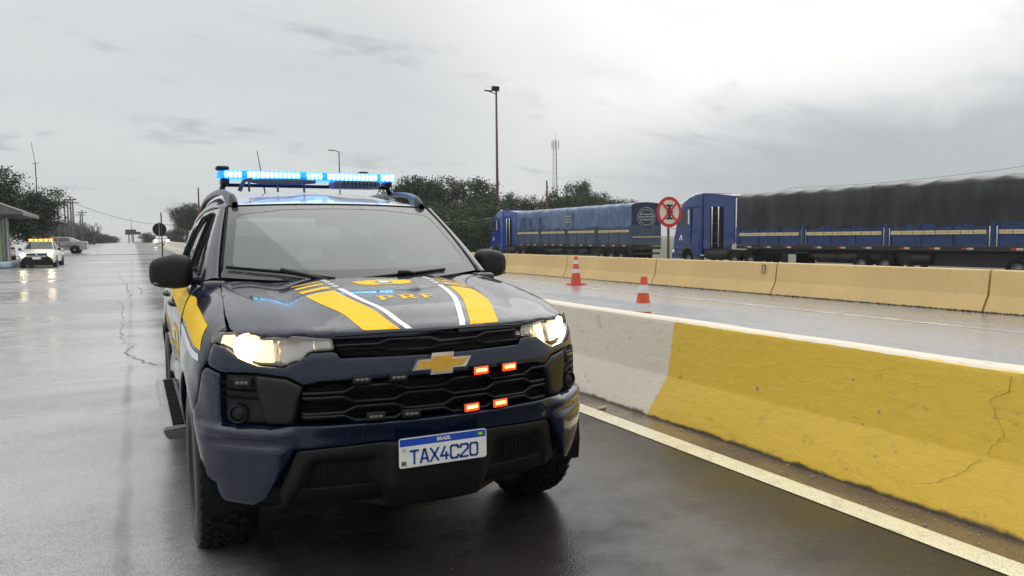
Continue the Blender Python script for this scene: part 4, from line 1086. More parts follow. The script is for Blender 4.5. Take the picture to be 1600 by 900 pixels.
# ---------------------------------------------------------------- far barrier: precast lengths
fb_m = barrier_mat('ochre_concrete', ((.66, .46, .19),))
joints = [-2.6, 3.2, 8.71, 13.9, 18.7, 23.95, 28.9, 34, 39]
protos = None
for i, (a, b_) in enumerate(zip(joints, joints[1:])):
    L_ = b_-a-.045; vs, fs = barrier('b', 0, 0, L_, fb_m, step=.8, wob=.010)
    zz = [rise(a+v.y) for v in vs]; vs = [V((v.x, v.y, v.z-gz(0, v.y))) for v in vs]
    t = (b_+a)/2; o = mesh('road_barrier', vs, fs, fb_m, None, loc=(13.80, a+.02, rise(t))); auto_smooth(o, 25)
    o.scale = (.82, 1, 1.015); o.rotation_euler = (math.atan((rise(b_)-rise(a))/(b_-a)), 0, 0)
    place = {1: 'nearest length, running out of frame', 2: 'in front of the black tarpaulin', 3: 'in front of the nearer truck cab', 4: 'behind the nearer cone, below the round sign', 5: 'behind the farther cone', 6: 'just right of the police car mirror'}.get(i, 'seen between the car body and its mirror' if i == 7 else 'hidden behind the police car body' if i > 6 else 'outside the frame at right')
    tag(o, 'ochre precast concrete barrier, '+place, 'barrier', 'ochre barrier lengths along the far edge of the road')
    if i in (2, 5):
        y = (L_-.55) if i == 5 else (.55 if False else L_-5.0+.0)
    if i in (3, 6):
        m = MB(); yy = .32 if i == 3 else 3.9
        m.tube([(.215, yy, .70), (.215, yy+.10, .70), (.19, yy+.10, .50), (.19, yy, .50), (.215, yy, .70)], .012, 6); m.build('lifting_pocket', steel_dark, o)
# moss and puddle fringe along the foot of the far barrier
def scatter(name, n, fn, mat, size, label, cat):
    vs = []; fs = []
    for i in range(n):
        p = fn(); a = random.uniform(0, 2*PI); h = size*random.uniform(.5, 1.4); w = h*.35
        d = V((math.cos(a), math.sin(a), 0))*w; t = V((random.uniform(-.5, .5)*h, random.uniform(-.5, .5)*h, h))
        k = len(vs); vs += [p-d, p+d, p+t]; fs.append((k, k+1, k+2))
    o = mesh(name, vs, fs, mat, None, False); tag(o, label, cat, kind='stuff'); return o
moss = M('moss', (.05, .075, .015), .8, vary=.4, vs=8)
scatter('moss', 900, lambda: (lambda y: V((13.74+random.gauss(0, .05), y, rise(y)+.004)))(random.choice([random.gauss(17.5, 1.6), random.gauss(9, 1.2), random.gauss(13, 1.5)])), moss, .035, 'low green moss and weeds along the foot of the ochre barrier', 'moss')
grit = M('grit', (.30, .26, .20), .7, vary=.4, vs=30)
def grit_p():
    y = random.uniform(.8, 9); return V((3.67-abs(random.gauss(0, .09)), y, .006))
m = MB()
for i in range(420):
    p = grit_p(); r = random.uniform(.002, .007)*(2.2 if random.random() < .04 else 1)
    m.add([p+V((r, 0, 0)), p+V((-.5*r, .8*r, 0)), p+V((-.6*r, -.8*r, 0)), p+V((0, 0, r*.8))], [(0, 1, 3), (1, 2, 3), (2, 0, 3)])
gr = m.build('grit', grit); tag(gr, 'loose grit and crumbs of mortar in the muddy gutter', 'grit', kind='stuff')
m = MB(); m.prism(round_poly([(-.07, -.012), (.02, -.02), (.08, .0), (.03, .018), (-.05, .014)], .008, 2), 0, .012, 'Z'); lf = m.build('mortar_chip', M('chip', (.42, .33, .20), .7, vary=.3, vs=20), loc=(3.50, 5.43, .006)); lf.rotation_euler = (0, 0, .4)
tag(lf, 'small flat tan chip of mortar lying in the gutter beside the white line', 'rubble')

# ---------------------------------------------------------------- cones
cone_o = M('cone_orange', (.62, .085, .03), .38, vary=.18, vs=5, dirt=(.18, .06, .04), dirt_amt=.6); cone_w = M('cone_reflective', (.62, .62, .62), .35, vary=.1, vs=9, dirt=(.3, .3, .3), dirt_amt=.4)
def make_cone(label, loc, rz, H_=.86, bent=0):
    t = thing('traffic_cone', label, 'traffic cone', loc, rz, 'orange and white traffic cones on the far carriageway')
    r = lambda h: lerp(.165, .045, (h-.04)/(H_-.04))
    m = MB(); m.prism(round_poly([(-.24, -.24), (.24, -.24), (.24, .24), (-.24, .24)], .07, 4), 0, .025, 'Z'); m.prism(round_poly([(-.21, -.21), (.21, -.21), (.21, .21), (-.21, .21)], .07, 4), .025, .04, 'Z'); m.build('base', cone_o, t)
    def sh(h): return V((bent*(h/H_)**2, 0, 0))
    m = MB(); hs = np.linspace(.035, H_, 16); vs = []
    for h in hs:
        for j in range(28): a = 2*PI*j/28; vs.append(V((r(h)*math.cos(a), r(h)*math.sin(a), h))+sh(h))
    m.add(vs, [(i*28+j, i*28+(j+1) % 28, i*28+28+(j+1) % 28, i*28+28+j) for i in range(15) for j in range(28)]); m.add([V((.028*math.cos(a*PI/7), .028*math.sin(a*PI/7), H_-.003))+sh(H_) for a in range(14)], [tuple(range(14))])
    m.build('body', cone_o, t, smooth=True)
    for h0, h1 in ((.36, .48), (.63, .745)):
        m = MB(); vs = []
        for h in np.linspace(h0, h1, 5):
            for j in range(28): a = 2*PI*j/28; vs.append(V(((r(h)+.004)*math.cos(a), (r(h)+.004)*math.sin(a), h))+sh(h))
        m.add(vs, [(i*28+j, i*28+(j+1) % 28, i*28+28+(j+1) % 28, i*28+28+j) for i in range(4) for j in range(28)]); m.build('reflective_band', cone_w, t, smooth=True)
    return t
make_cone('orange and white cone standing whole on the far lane line', (12.02, 20.04, .006), .4)
make_cone('larger looking orange and white cone half hidden behind the white barrier block', (6.63, 9.176, .006), -.5, .86, .02)

# ---------------------------------------------------------------- round sign
red_m = M('sign_red', (.50, .02, .03), .4, vary=.1, vs=4); cream = M('sign_cream', (.62, .57, .44), .45, vary=.1, vs=3); rust_post = M('rusty_post', (.10, .045, .03), .75, vary=.4, vs=6, bump=.2, bs_=60)
t = thing('road_sign', 'round red bordered no stopping sign with a black E crossed out in red', 'sign', (14.32, 18.5, 0), R(0))
m = MB(); m.tube([(0, .03, 0), (0, .03, 2.55)], .038, 10); m.build('post', rust_post, t, smooth=True)
def disc(r, y, mat, nm, n=48): 
    m = MB(); m.prism([(r*math.cos(2*PI*i/n), 2.16+r*math.sin(2*PI*i/n)) for i in range(n)], y, y+.004, 'Y'); return m.build(nm, mat, t)
disc(.455, -.012, red_m, 'sign_border'); disc(.355, -.018, cream, 'sign_face')
m = MB()
for c, d in (((0, 2.16), (.10, .16)), ((0, 2.355), (.24, .058)), ((0, 2.165), (.24, .055)), ((0, 1.965), (.24, .058)), ((0, 2.16), (.085, .38))): m.box((c[0], -.0215, c[1]), (d[0], .005, d[1]))
m = MB(); m.prism([(-.12, 2.385), (.12, 2.385), (.12, 2.327), (.04, 2.327), (.05, 2.25), (.12, 2.25), (.12, 2.09), (.05, 2.09), (.04, 2.0), (.12, 2.0), (.12, 1.94), (-.12, 1.94), (-.12, 2.0), (-.05, 2.0), (-.06, 2.10), (-.10, 2.10), (-.10, 2.22), (-.06, 2.22), (-.05, 2.327), (-.12, 2.327)], -.0235, -.0195, 'Y'); m.build('sign_letter', ink_black, t)
m = MB()
for a in (45, -45): m.box((0, -.027, 2.16), (.80, .005, .062), rot=Matrix.Rotation(R(a), 3, 'Y'))
m.build('sign_cross', red_m, t)

# ---------------------------------------------------------------- trucks behind the far barrier
truck_blue = paint('truck_blue', (.009, .035, .15), drop=False, rough=.3, vary=.25)
truck_blue2 = paint('truck_blue_bright', (.010, .042, .26), drop=False, rough=.3, vary=.2)
board_blue = M('sideboard_blue', (.008, .032, .12), .45, vary=.3, vs=2, dirt=(.05, .045, .04), dirt_amt=.6)
board_grey = M('sideboard_grey_blue', (.04, .062, .11), .5, vary=.3, vs=2, dirt=(.05, .045, .04), dirt_amt=.6)
strip_m = M('reflective_strip', (.62, .50, .26), .4, vary=.15, vs=8, dirt=(.2, .12, .05), dirt_amt=.4)
chassis_m = M('chassis_black', (.018, .015, .013), .6, vary=.4, vs=3, dirt=(.06, .035, .02), dirt_amt=.5)
mud_m = M('mudguard', (.05, .05, .05), .45); hub_m = M('hub_grey', (.16, .16, .16), .5, .3, dirt=(.10, .06, .04), dirt_amt=.6)
tailred = M('side_reflector_red', (.45, .03, .02), .35); sidewhite = M('side_marker', (.55, .50, .40), .35)
def tarp_mat(name, col, hi):
    m, n, b, o = mat_new(name); tcn = n.nodes.new('ShaderNodeTexCoord').outputs['Object']
    f = noise_n(n, mapping(n, tcn, (1, .6, .25)), 1.6, 6, .6, .4)
    c = mixc(n, sstep(n, f, .35, .7), col, hi)
    c = mixc(n, mth(n, 'MULTIPLY', sstep(n, noise_n(n, mapping(n, tcn, (1, 1, .2)), 3.2, 6, .7, .3), .52, .7), .5), c, [x*.45 for x in col])
    n.links.new(c, b.inputs['Base Color']); b.inputs['Roughness'].default_value = .36; b.inputs['Specular IOR Level'].default_value = .35
    bump_n(n, b, noise_n(n, mapping(n, tcn, (1, 1, .35)), 5, 6, .6, .3), .5, .05); return m
tarp_black = tarp_mat('black_tarpaulin', (.010, .011, .012), (.030, .032, .034))
tarp_blue = tarp_mat('faded_blue_tarpaulin', (.055, .10, .20), (.12, .18, .29)); tarp_navy = tarp_mat('navy_tarpaulin', (.012, .018, .05), (.025, .035, .08))
logo_m = M('printed_cream', (.30, .32, .31), .5, vary=.25, vs=3); print_navy = M('printed_navy', (.035, .07, .17), .5, vary=.2)

def truck(label, loc, blue, tarp, board, L0, L1, seed, logo=None, cab_scale=1.0, boardtop=2.40, tarptop=4.33, zb=1.43, rear_mat=None):
    rnd = random.Random(seed)
    t = thing('cargo_truck', label, 'truck', loc, 0)
    W2 = 1.28                                    # local +Y is the driving direction, y = 0 at the front bumper
    # cab
    side = [(0.0, .55), (.02, 1.35), (-.08, 2.0), (-.26, 2.38), (-.66, 3.80), (-.84, 4.06), (-1.5, 4.40), (-2.2, 4.58), (-2.80, 4.60), (-2.80, .80), (-2.30, .72), (-2.14, 1.02), (-1.9, 1.20), (-1.55, 1.27), (-1.2, 1.18), (-.98, .95), (-.92, .55)]
    side = [(a*cab_scale, b_) for a, b_ in side]
    bm = bmesh.new(); n = len(side)
    va = [bm.verts.new((-W2+(.10 if b_ > 3.3 else .0)+(.05 if a > -.3 else 0), a, b_)) for a, b_ in side]; vb = [bm.verts.new((W2-(.10 if b_ > 3.3 else .0)-(.05 if a > -.3 else 0), a, b_)) for a, b_ in side]
    bm.faces.new(va); bm.faces.new(list(reversed(vb)))
    for i in range(n): bm.faces.new((va[i], vb[i], vb[(i+1) % n], va[(i+1) % n]))
    bmesh.ops.recalc_face_normals(bm, faces=bm.faces)
    sel = [e for e in bm.edges if abs(e.verts[0].co.x-e.verts[1].co.x) < .2 and (e.verts[0].co.z > 1.3 or e.verts[1].co.z > 1.3)]
    bmesh.ops.bevel(bm, geom=sel, offset=.11, segments=3, affect='EDGES', profile=.5)
    me = bpy.data.meshes.new('cab'); bm.to_mesh(me); bm.free(); me.materials.append(blue); cab = bpy.data.objects.new('cab', me); COL.objects.link(cab); cab.parent = t; auto_smooth(cab, 30)
    s = -1; X = -W2
    def plate(nm, poly, mat, x, dx, par): m = MB(); m.prism([(a*cab_scale, b_) for a, b_ in poly], x, x+dx, 'X'); return m.build(nm, mat, par)
    door = plate('door', round_poly([(-.36, 1.45), (-.38, 2.45), (-.76, 3.68), (-1.80, 3.72), (-1.84, 1.50), (-1.05, 1.36)], .08), blue, X-.022, .03, cab)
    plate('side_window', round_poly([(-.46, 2.50), (-.78, 3.54), (-1.58, 3.58), (-1.58, 2.86), (-1.15, 2.50)], .06), dark_glass, X-.036, .02, cab)
    plate('window_trim', round_poly([(-1.60, 3.62), (-1.72, 3.62), (-1.72, 2.70), (-1.60, 2.70)], .02), plate_white, X-.042, .02, cab)
    m = MB()
    for z0 in (1.42, 2.20, 3.72): m.prism([(-.25 if z0 < 3 else -.8, z0), (-2.70, z0+.09), (-2.70, z0+.13), (-.25 if z0 < 3 else -.8, z0+.04)], X-.035, X+.01, 'X')
    m.build('body_line', blue, cab)
    plate('door_mark', [(-.70, 1.70), (-.86, 2.02), (-1.0, 2.05), (-1.02, 1.70), (-.92, 1.70), (-.92, 1.85), (-.84, 1.85), (-.80, 1.70)], plate_white, X-.030, .012, cab)
    m = MB(); m.prism([(-.245, 2.10), (-.235, 2.07), (-.585, 3.32), (-.60, 3.34)], -1.14, 1.14, 'X')
    ws_ = mesh('windscreen', [V((x, y+.02, z)) for x in (-1.14, 1.14) for y, z in ((-.29, 2.42), (-.655, 3.74))], [(0, 1, 3, 2)], dark_glass, cab)
    m = MB(); m.box((0, -.55, 3.98), (2.3, .40, .05), rot=Matrix.Rotation(R(12), 3, 'X')); m.build('sun_visor', dark_glass, cab)
    m = MB()
    for y, z in ((-.10, 3.12), (-.10, 2.66)): m.box((X-.22, y, z), (.18, .12, .42 if z > 2.8 else .26), bev=.03)
    m.tube([(X+.04, -.55, 3.50), (X-.20, -.12, 3.4), (X-.20, -.12, 2.5), (X+.02, -.30, 2.40)], .02, 6); m.build('mirror', black_satin, cab, smooth=True)
    m = MB(); m.box((0, .04, .78), (2.5, .16, .50), bev=.06); m.build('bumper', blue, cab, smooth=True)
    m = MB()
    for i in range(4): m.box((0, .05-.012*i, 1.2+.17*i), (1.7, .05, .05))
    m.build('grille', black_satin, cab)
    m = MB(); m.prism([(-.88, .62), (-.96, 1.0), (-1.18, 1.24), (-1.55, 1.33), (-1.92, 1.25), (-2.18, 1.02), (-2.36, .70), (-2.75, .70), (-2.75, .45), (-2.16, .45), (-2.05, .93), (-1.85, 1.12), (-1.55, 1.20), (-1.25, 1.12), (-1.06, .93), (-1.0, .62)], X-.05, X+.3, 'X'); m.build('wheel_arch', mud_m, cab)
    m = MB(); m.tube([(X-.03, -1.72, 1.9), (X-.05, -1.66, 1.92), (X-.03, -1.50, 1.92)], .02, 6); m.build('handle', black_satin, cab)
    m = MB(); m.box((X-.01, -.12, .98), (.10, .26, .20), bev=.03); m.build('headlight', chrome, cab, smooth=True)
    m = MB(); m.box((X-.01, -.62, .78), (.08, .50, .10)); m.box((X-.01, -.62, 1.12), (.05, .50, .06)); m.build('step', black_satin, cab)
    m = MB()
    for i, (y, z) in enumerate(((-1.0, 4.20), (-1.25, 4.30), (-1.6, 4.44), (-2.0, 4.54))): m.tube([(X+.35, y, z-.1), (X+.35, y, z+.10)], .05, 8)
    m.build('roof_lamp', chrome, cab, smooth=True)
    # body panel behind the cab with two chrome stacks
    m = MB()
    for y_ in (-1.9, -5.0): m.prism([(y_, 3.78), (y_-.05, 3.78), (y_-.18, 4.58), (y_-.13, 4.58)], X+.02, X+.2, 'X') if False else None
    m.box((0, -3.75, .95), (1.0, 2.2, .25)); m.box((X+.25, -2.86, 2.6), (.1, .10, 3.4)); m.build('bulkhead', black_matt, t)
    m = MB(); m.prism(round_poly([(-2.92, 1.15), (-2.92, 4.50), (-4.1, 4.46), (-5.0, 4.36), (-5.65, 4.28), (-5.65, 1.55), (-5.2, 1.35), (-4.4, 1.15)], .06), X+.10, X+.18, 'X'); m.prism([(-2.86, 4.40), (-2.86, 4.52), (-4.1, 4.48), (-5.0, 4.36), (-5.65, 4.28), (-5.65, 4.18)], X+.16, -X-.16, 'X'); m.build('side_fairing', blue, t)
    m = MB(); m.box((X+.08, -4.12, 2.45), (.05, 1.1, 2.5)); m.build('grab_panel', black_matt, t)
    for y in (-3.85, -4.42):
        m = MB(); m.tube([(X-.02, y, 1.30), (X-.02, y, 3.62), (X+.02, y+.06, 3.72)], .045, 10); m.build('stack_pipe', chrome, t, smooth=True)
    m = MB()
    for z in (1.5, 2.1, 2.7, 3.3): m.tube([(X+.0, -3.85, z), (X+.0, -4.42, z)], .03, 6)
    m.build('pipe_bracket', chassis_m, t)
    m = MB(); m.tube([(X+.32, -3.1, .85), (X+.32, -5.0, .85)], .32, 16); m.build('fuel_tank', chassis_m, t, smooth=True)
    # wheels
    def whl(y, r=.50):
        m = MB(); m.lathe([(-.15, .28), (-.16, .40), (-.13, r-.02), (-.06, r), (.06, r), (.13, r-.02), (.16, .40), (.15, .28)], axis='X', n=28); w = m.build('wheel', rubber, t, smooth=True, loc=(X+.18, y, r))
        m = MB(); m.lathe([(-.10, .29), (-.06, .26), (-.02, .16), (-.12, .13), (-.14, .001)], axis='X', n=20); m.build('hub', hub_m, w, smooth=True)
        w2 = w.copy(); COL.objects.link(w2); w2.parent = t; w2.location.x = -X-.18
    whl(-1.55); whl(-5.7); whl(-7.0)
    # trailer
    y0, y1 = -L0, -L1; Ls = L1-L0
    m = MB()
    for x in (-.45, .45): m.box((x, (y0+y1)/2, 1.10), (.14, Ls, .36))
    m.box((0, (y0+y1)/2, 1.36), (2.54, Ls, .10)); m.build('trailer_frame', chassis_m, t)
    m = MB(); m.box((X+.0, (y0+y1)/2, 1.30), (.06, Ls, .18)); m.build('side_rail', chassis_m, t)
    wy = [y1+1.4+1.3*i for i in range(3)]+([y0-8.5, y0-9.8] if Ls > 19 else [])
    for y in wy:
        if y < y0-1: whl(y)
        m = MB(); m.box((X+.25, y0-4.9, .76), (.5, .9, .55), bev=.04); m.build('pallet_box', mud_m, t)
    for ya, yb in ((y0-5.5, y1+.5),):
        m = MB(); m.box((X+.42, (ya+yb)/2, .84), (.12, ya-yb, .62)); m.box((-X-.42, (ya+yb)/2, .80), (.12, ya-yb, .70)); m.build('side_guard', chassis_m, t)
    m = MB(); m.box((0, -5.4, .85), (1.5, 3.2, .55)); m.box((-X-.5, y0-.6, .8), (.5, 2.2, .7)); m.build('subframe', chassis_m, t)
    for k_ in range(4):
        yy = y0-5.2-k_*1.9
        if yy > y1+5.4: m = MB(); m.tube([(X+.30, yy, .86), (X+.30, yy-1.1, .86)], .20+.05*(k_ % 2), 12); m.build('air_tank', chassis_m, t, smooth=True)
    m = MB(); m.tube([(X+.3, y0-5.9, .85), (X+.3, y0-7.0, .85)], .22, 14); m.build('air_tank', chassis_m, t, smooth=True)
    # sideboards: bays between posts, each with its boards and strip
    nb = max(2, round(Ls/4.55)); bl = Ls/nb
    for i in range(nb):
        ya, yb = y0-bl*i-.20, y0-bl*(i+1)+.20
        m = MB(); m.box((X+.01, (ya+yb)/2, (zb+boardtop)/2), (.05, abs(yb-ya), boardtop-zb)); bd = m.build('sideboard', board, t)
        k = 3
        for j in range(k+1):
            yy = lerp(ya-.03, yb+.03, j/k); m = MB(); m.box((X-.03, yy, (zb+boardtop)/2), (.04, .07, boardtop-zb)); m.build('rib', board, bd)
        kk = 8; zz = boardtop-.42
        for j in range(kk):
            a, b_ = lerp(ya-.04, yb+.04, j/kk), lerp(ya-.04, yb+.04, (j+1)/kk)
            m = MB(); m.box((X-.055, (a+b_)/2, zz+.085), (.012, abs(b_-a)-.03, .085)); m.box((X-.055, (a+b_)/2, zz-.005), (.012, abs(b_-a)-.03, .075)); m.build('reflective_strip', strip_m, bd)
        for j in range(3):
            yy = lerp(ya, yb, (j+.6)/3.1); m = MB(); m.box((X-.035, yy, 1.32), (.02, .26, .085)); m.build('side_marker', sidewhite, t); m = MB(); m.box((X-.035, yy+.26, 1.32), (.02, .22, .075)); m.build('side_reflector', tailred, t)
    for i in range(nb+1):
        yy = y0-bl*i; m = MB(); m.box((X-.01, yy-(.08 if i == 0 else (-.08 if i == nb else 0)), (zb+boardtop)/2+.02), (.10, .20, boardtop-zb+.04), bev=.01); m.build('post', board, t)
    m = MB()
    pass
    for yy in (y0-.02, y1+.02): m = MB(); m.box((0, yy, (zb+boardtop)/2), (2.56, .06, boardtop-zb)); m.build('end_board', board, t)
    # tarpaulin: side sheet sagging over the hoops
    nseg = int(Ls/.16); hoop = 1.52; rj = [rnd.uniform(.55, 1.5) for _ in range(40)]
    prof = [(X-.02, boardtop-.12), (X-.03, boardtop+.35), (X-.02, boardtop+.9), (X-.01, tarptop-.28), (X+.07, tarptop-.08), (X+.30, tarptop+.0), (-.62, tarptop+.07), (0, tarptop+.10), (.62, tarptop+.07), (1.0, tarptop), (-X-.07, tarptop-.08), (-X, tarptop-.28), (-X, boardtop-.12)]
    vs = []; k = len(prof)
    for i in range(nseg+1):
        y = lerp(y0, y1, i/nseg); ph = ((y0-y)/hoop) % 1.0; sag = math.sin(PI*ph)*rj[int((y0-y)/hoop)]
        for j, (x, z) in enumerate(prof):
            nz = noise.noise(V((seed, y*1.1, z*.35)))*.06+noise.noise(V((seed+9, y*3.3, z*.25)))*.035
            fold = .05*math.exp(-((ph-.5)/.5)**2)
            if j <= 3: vs.append(V((x+nz*(1.2 if 0 < j < 3 else .5)+(.04*sag if j in (1, 2) else 0), y, z+(.05*noise.noise(V((seed, y*1.7, 3))) if j == 0 else 0))))
            elif j <= 9: vs.append(V((x, y, z-.085*sag*(1 if j < 9 else 0))))
            else: vs.append(V((x-nz, y, z)))
    fs = [(i*k+j, i*k+j+1, i*k+k+j+1, i*k+k+j) for i in range(nseg) for j in range(k-1)]+[tuple(range(k-1, -1, -1)), tuple(range(nseg*k, nseg*k+k))]
    fm = [0]*(nseg*(k-1))+[0, 1]
    tp = mesh('tarpaulin', vs, fs, [tarp, rear_mat or tarp], t, True, fm); auto_smooth(tp, 50)
    m = MB()
    for i in range(int(Ls/.75)):
        yy = y0-.4-.75*i; m.tube([(X-.05, yy, boardtop+.02), (X-.06, yy+.02, boardtop-.35)], .008, 4)
    m.build('tie_rope', chassis_m, tp)['kind'] = 'stuff'
    if logo:
        yc = y0-9.3; x_ = X-.085
        def ring(a, b_, w, cy, cz, nm, par, ax='X', x=x_):
            vs = []; n = 40
            for i in range(n):
                an = 2*PI*i/n
                for r in (0, w):
                    u_ = (a-r)*math.cos(an); v_ = (b_-r)*math.sin(an); vs.append(V((x, cy+u_, cz+v_)) if ax == 'X' else V((cy+u_, x, cz+v_)))
            return mesh(nm, vs, [(2*i, 2*i+1, (2*i+3) % (2*n), (2*i+2) % (2*n)) for i in range(n)], logo_m, par, False)
        cz = 3.42
        ring(.74, .80, .06, yc, cz, 'printed_logo', tp)
        for dz, w in ((.22, 1.0), (.0, 1.25), (-.22, 1.0)):
            mesh('printed_logo', [V((x_, yc-w/2, cz+dz-.06)), V((x_, yc+w/2, cz+dz-.06)), V((x_, yc+w/2, cz+dz+.05)), V((x_, yc-w/2, cz+dz+.05))], [(0, 1, 2, 3)], logo_m, tp, False)
        ring(.62, .58, .06, 0, cz-.1, 'printed_logo', tp, 'Y', y1-.01)
        ring(.78, .74, .05, 0, cz-.1, 'printed_logo', tp, 'Y', y1-.01)
        for dz, w in ((.22, 1.0), (.04, 1.3), (-.16, 1.1)):
            mesh('printed_logo', [V((-w/2, y1-.012, cz-.1+dz-.05)), V((w/2, y1-.012, cz-.1+dz-.05)), V((w/2, y1-.012, cz-.1+dz+.04)), V((-w/2, y1-.012, cz-.1+dz+.04))], [(0, 1, 2, 3)], logo_m, tp, False)
        # faded block print near the front: A L L
        def blk(pts, nm='printed_letter'): mesh(nm, [V((x_, y0-a, b_)) for a, b_ in pts], [tuple(range(len(pts)))], print_navy, tp, False)
        blk([(.5, 2.75), (1.2, 3.75), (1.55, 3.75), (1.9, 2.75), (1.55, 2.75), (1.42, 3.1), (1.05, 3.1), (.85, 2.75)])
        blk([(2.5, 2.72), (2.5, 3.65), (2.95, 3.65), (2.95, 3.0), (3.6, 3.0), (3.6, 2.72)]); blk([(4.2, 2.72), (4.2, 3.65), (4.65, 3.65), (4.65, 3.0), (5.3, 3.0), (5.3, 2.72)])
        # dark print along the foot of the tarpaulin
    m = MB(); m.box((0, y1-.06, 1.15), (2.4, .08, .22)); m.box((0, y1-.05, .75), (2.3, .06, .14)); m.build('rear_bumper', chassis_m, t)
    m = MB()
    for i in range(7): m.box((-1.05+.35*i, y1-.055, zb+.5), (.31, .012, .075))
    m.build('reflective_strip', strip_m, t)
    return t
truck('blue cab truck with a long black tarpaulin over blue sideboards, nearest and rightmost', (32.80, 40.35, -.54), truck_blue, tarp_black, board_blue, 5.95, 25.8, 3)
truck('blue cab truck with a faded pale blue tarpaulin and round logo, farther one', (32.80, 68.9, -.54), truck_blue2, tarp_blue, board_grey, 5.9, 23.95, 8, logo=True, rear_mat=tarp_navy, boardtop=2.74)
# ---------------------------------------------------------------- left side: pickup, sedan, kiosk
car_white = paint('van_white_paint', (.68, .68, .66), drop=False, rough=.35); car_silver = paint('silver_paint', (.33, .33, .33), drop=False, rough=.35, coat=.7)
win_far = M('far_window_glass', (.05, .055, .055), .08, vary=.3, vs=2)
def body_loft(name, secs, mat, parent, ang=30):
    """secs: list of (y, [(x, z) half outline from bottom centre to top centre])"""
    vs = []; k = len(secs[0][1])
    for y, h in secs:
        for x, z in h: vs.append(V((x, y, z)))
        for x, z in reversed(h): vs.append(V((-x, y, z)))
    n = 2*k; fs = [(i*n+j, i*n+(j+1) % n, (i+1)*n+(j+1) % n, (i+1)*n+j) for i in range(len(secs)-1) for j in range(n)]+[tuple(range(n)), tuple(range((len(secs)-1)*n+n-1, (len(secs)-1)*n-1, -1))]
    m = MB(); m.add(vs, fs); o = m.build(name, mat, parent); auto_smooth(o, ang); return o
def small_wheel(t, x, y, r=.31, w=.20, far=False):
    m = MB(); m.lathe([(-w/2, r*.66), (-w/2-.005, r*.8), (-w*.4, r*.97), (0, r), (w*.4, r*.97), (w/2+.005, r*.8), (w/2, r*.66)], axis='X', n=28); o = m.build('wheel', rubber, t, smooth=True, loc=(x, y, r))
    m = MB(); sgn = 1 if x > 0 else -1; m.lathe([(sgn*w*.45, r*.66), (sgn*w*.35, r*.5), (sgn*w*.48, r*.15), (sgn*w*.48, .001)], axis='X', n=20); m.build('rim', alloy, o, smooth=True); return o
# pickup, local y = 0 at the nose, nose towards -Y
def sec(y, w, zb, zs, zt, wt, r=.08):
    return (y, [(0, zb), (w*.8, zb), (w-.03, zb+.06), (w, zb+.22), (w, zs-.14), (w-.02, zs-.03), (lerp(w, wt, .5), zs+(zt-zs)*.35+.0), (wt, zt-.05), (wt-.08, zt), (0, zt+.015)])
pk = thing('pickup_truck', 'white compact pickup with lit headlights and an amber light bar on its roof', 'pickup', (-4.80, 49.6, rise(49.6)), R(-2))
hoodl = [sec(.0, .72, .30, .62, .70, .68), sec(.06, .80, .24, .72, .82, .74), sec(.25, .85, .22, .80, .92, .78), sec(.7, .865, .24, .88, .99, .78), sec(1.12, .87, .26, .93, 1.04, .76)]
body_loft('body', hoodl+[sec(1.15, .87, .26, .95, 1.05, .75), sec(2.9, .87, .26, .97, 1.03, .80), sec(4.35, .86, .30, .98, 1.04, .84), sec(4.45, .82, .36, .9, 1.02, .80)], car_white, pk)
cabm = MB(); 
CB = [(1.02, 1.02, .72), (1.72, 1.46, .58), (1.9, 1.50, .57), (2.55, 1.49, .57), (2.72, 1.44, .58), (2.95, 1.03, .70)]
vs = []
for y, z, w in CB: vs += [V((-w, y, z)), V((w, y, z))]
vs += [V((-.80, 1.02, 1.0)), V((.80, 1.02, 1.0)), V((-.80, 2.95, 1.0)), V((.80, 2.95, 1.0))]
cabm.add(vs, [(0, 1, 3, 2), (2, 3, 5, 4), (4, 5, 7, 6), (6, 7, 9, 8), (8, 9, 11, 10), (12, 0, 2, 4, 6, 8, 10, 14), (13, 15, 11, 9, 7, 5, 3, 1), (12, 13, 1, 0), (10, 11, 15, 14)]); cb_ = cabm.build('cab', car_white, pk); auto_smooth(cb_, 30)
def quad(nm, pts, mat, par, th=.01):
    n_ = (V(pts[1])-V(pts[0])).cross(V(pts[2])-V(pts[0])).normalized(); m = MB(); k = len(pts)
    m.add([V(p) for p in pts]+[V(p)-n_*th for p in pts], [tuple(range(k)), tuple(range(2*k-1, k-1, -1))]+[(i, k+i, k+(i+1) % k, (i+1) % k) for i in range(k)]); return m.build(nm, mat, par)
quad('windscreen', [(-.68, 1.04, 1.06), (.68, 1.04, 1.06), (.545, 1.68, 1.45), (-.545, 1.68, 1.45)], win_far, cb_, .02)
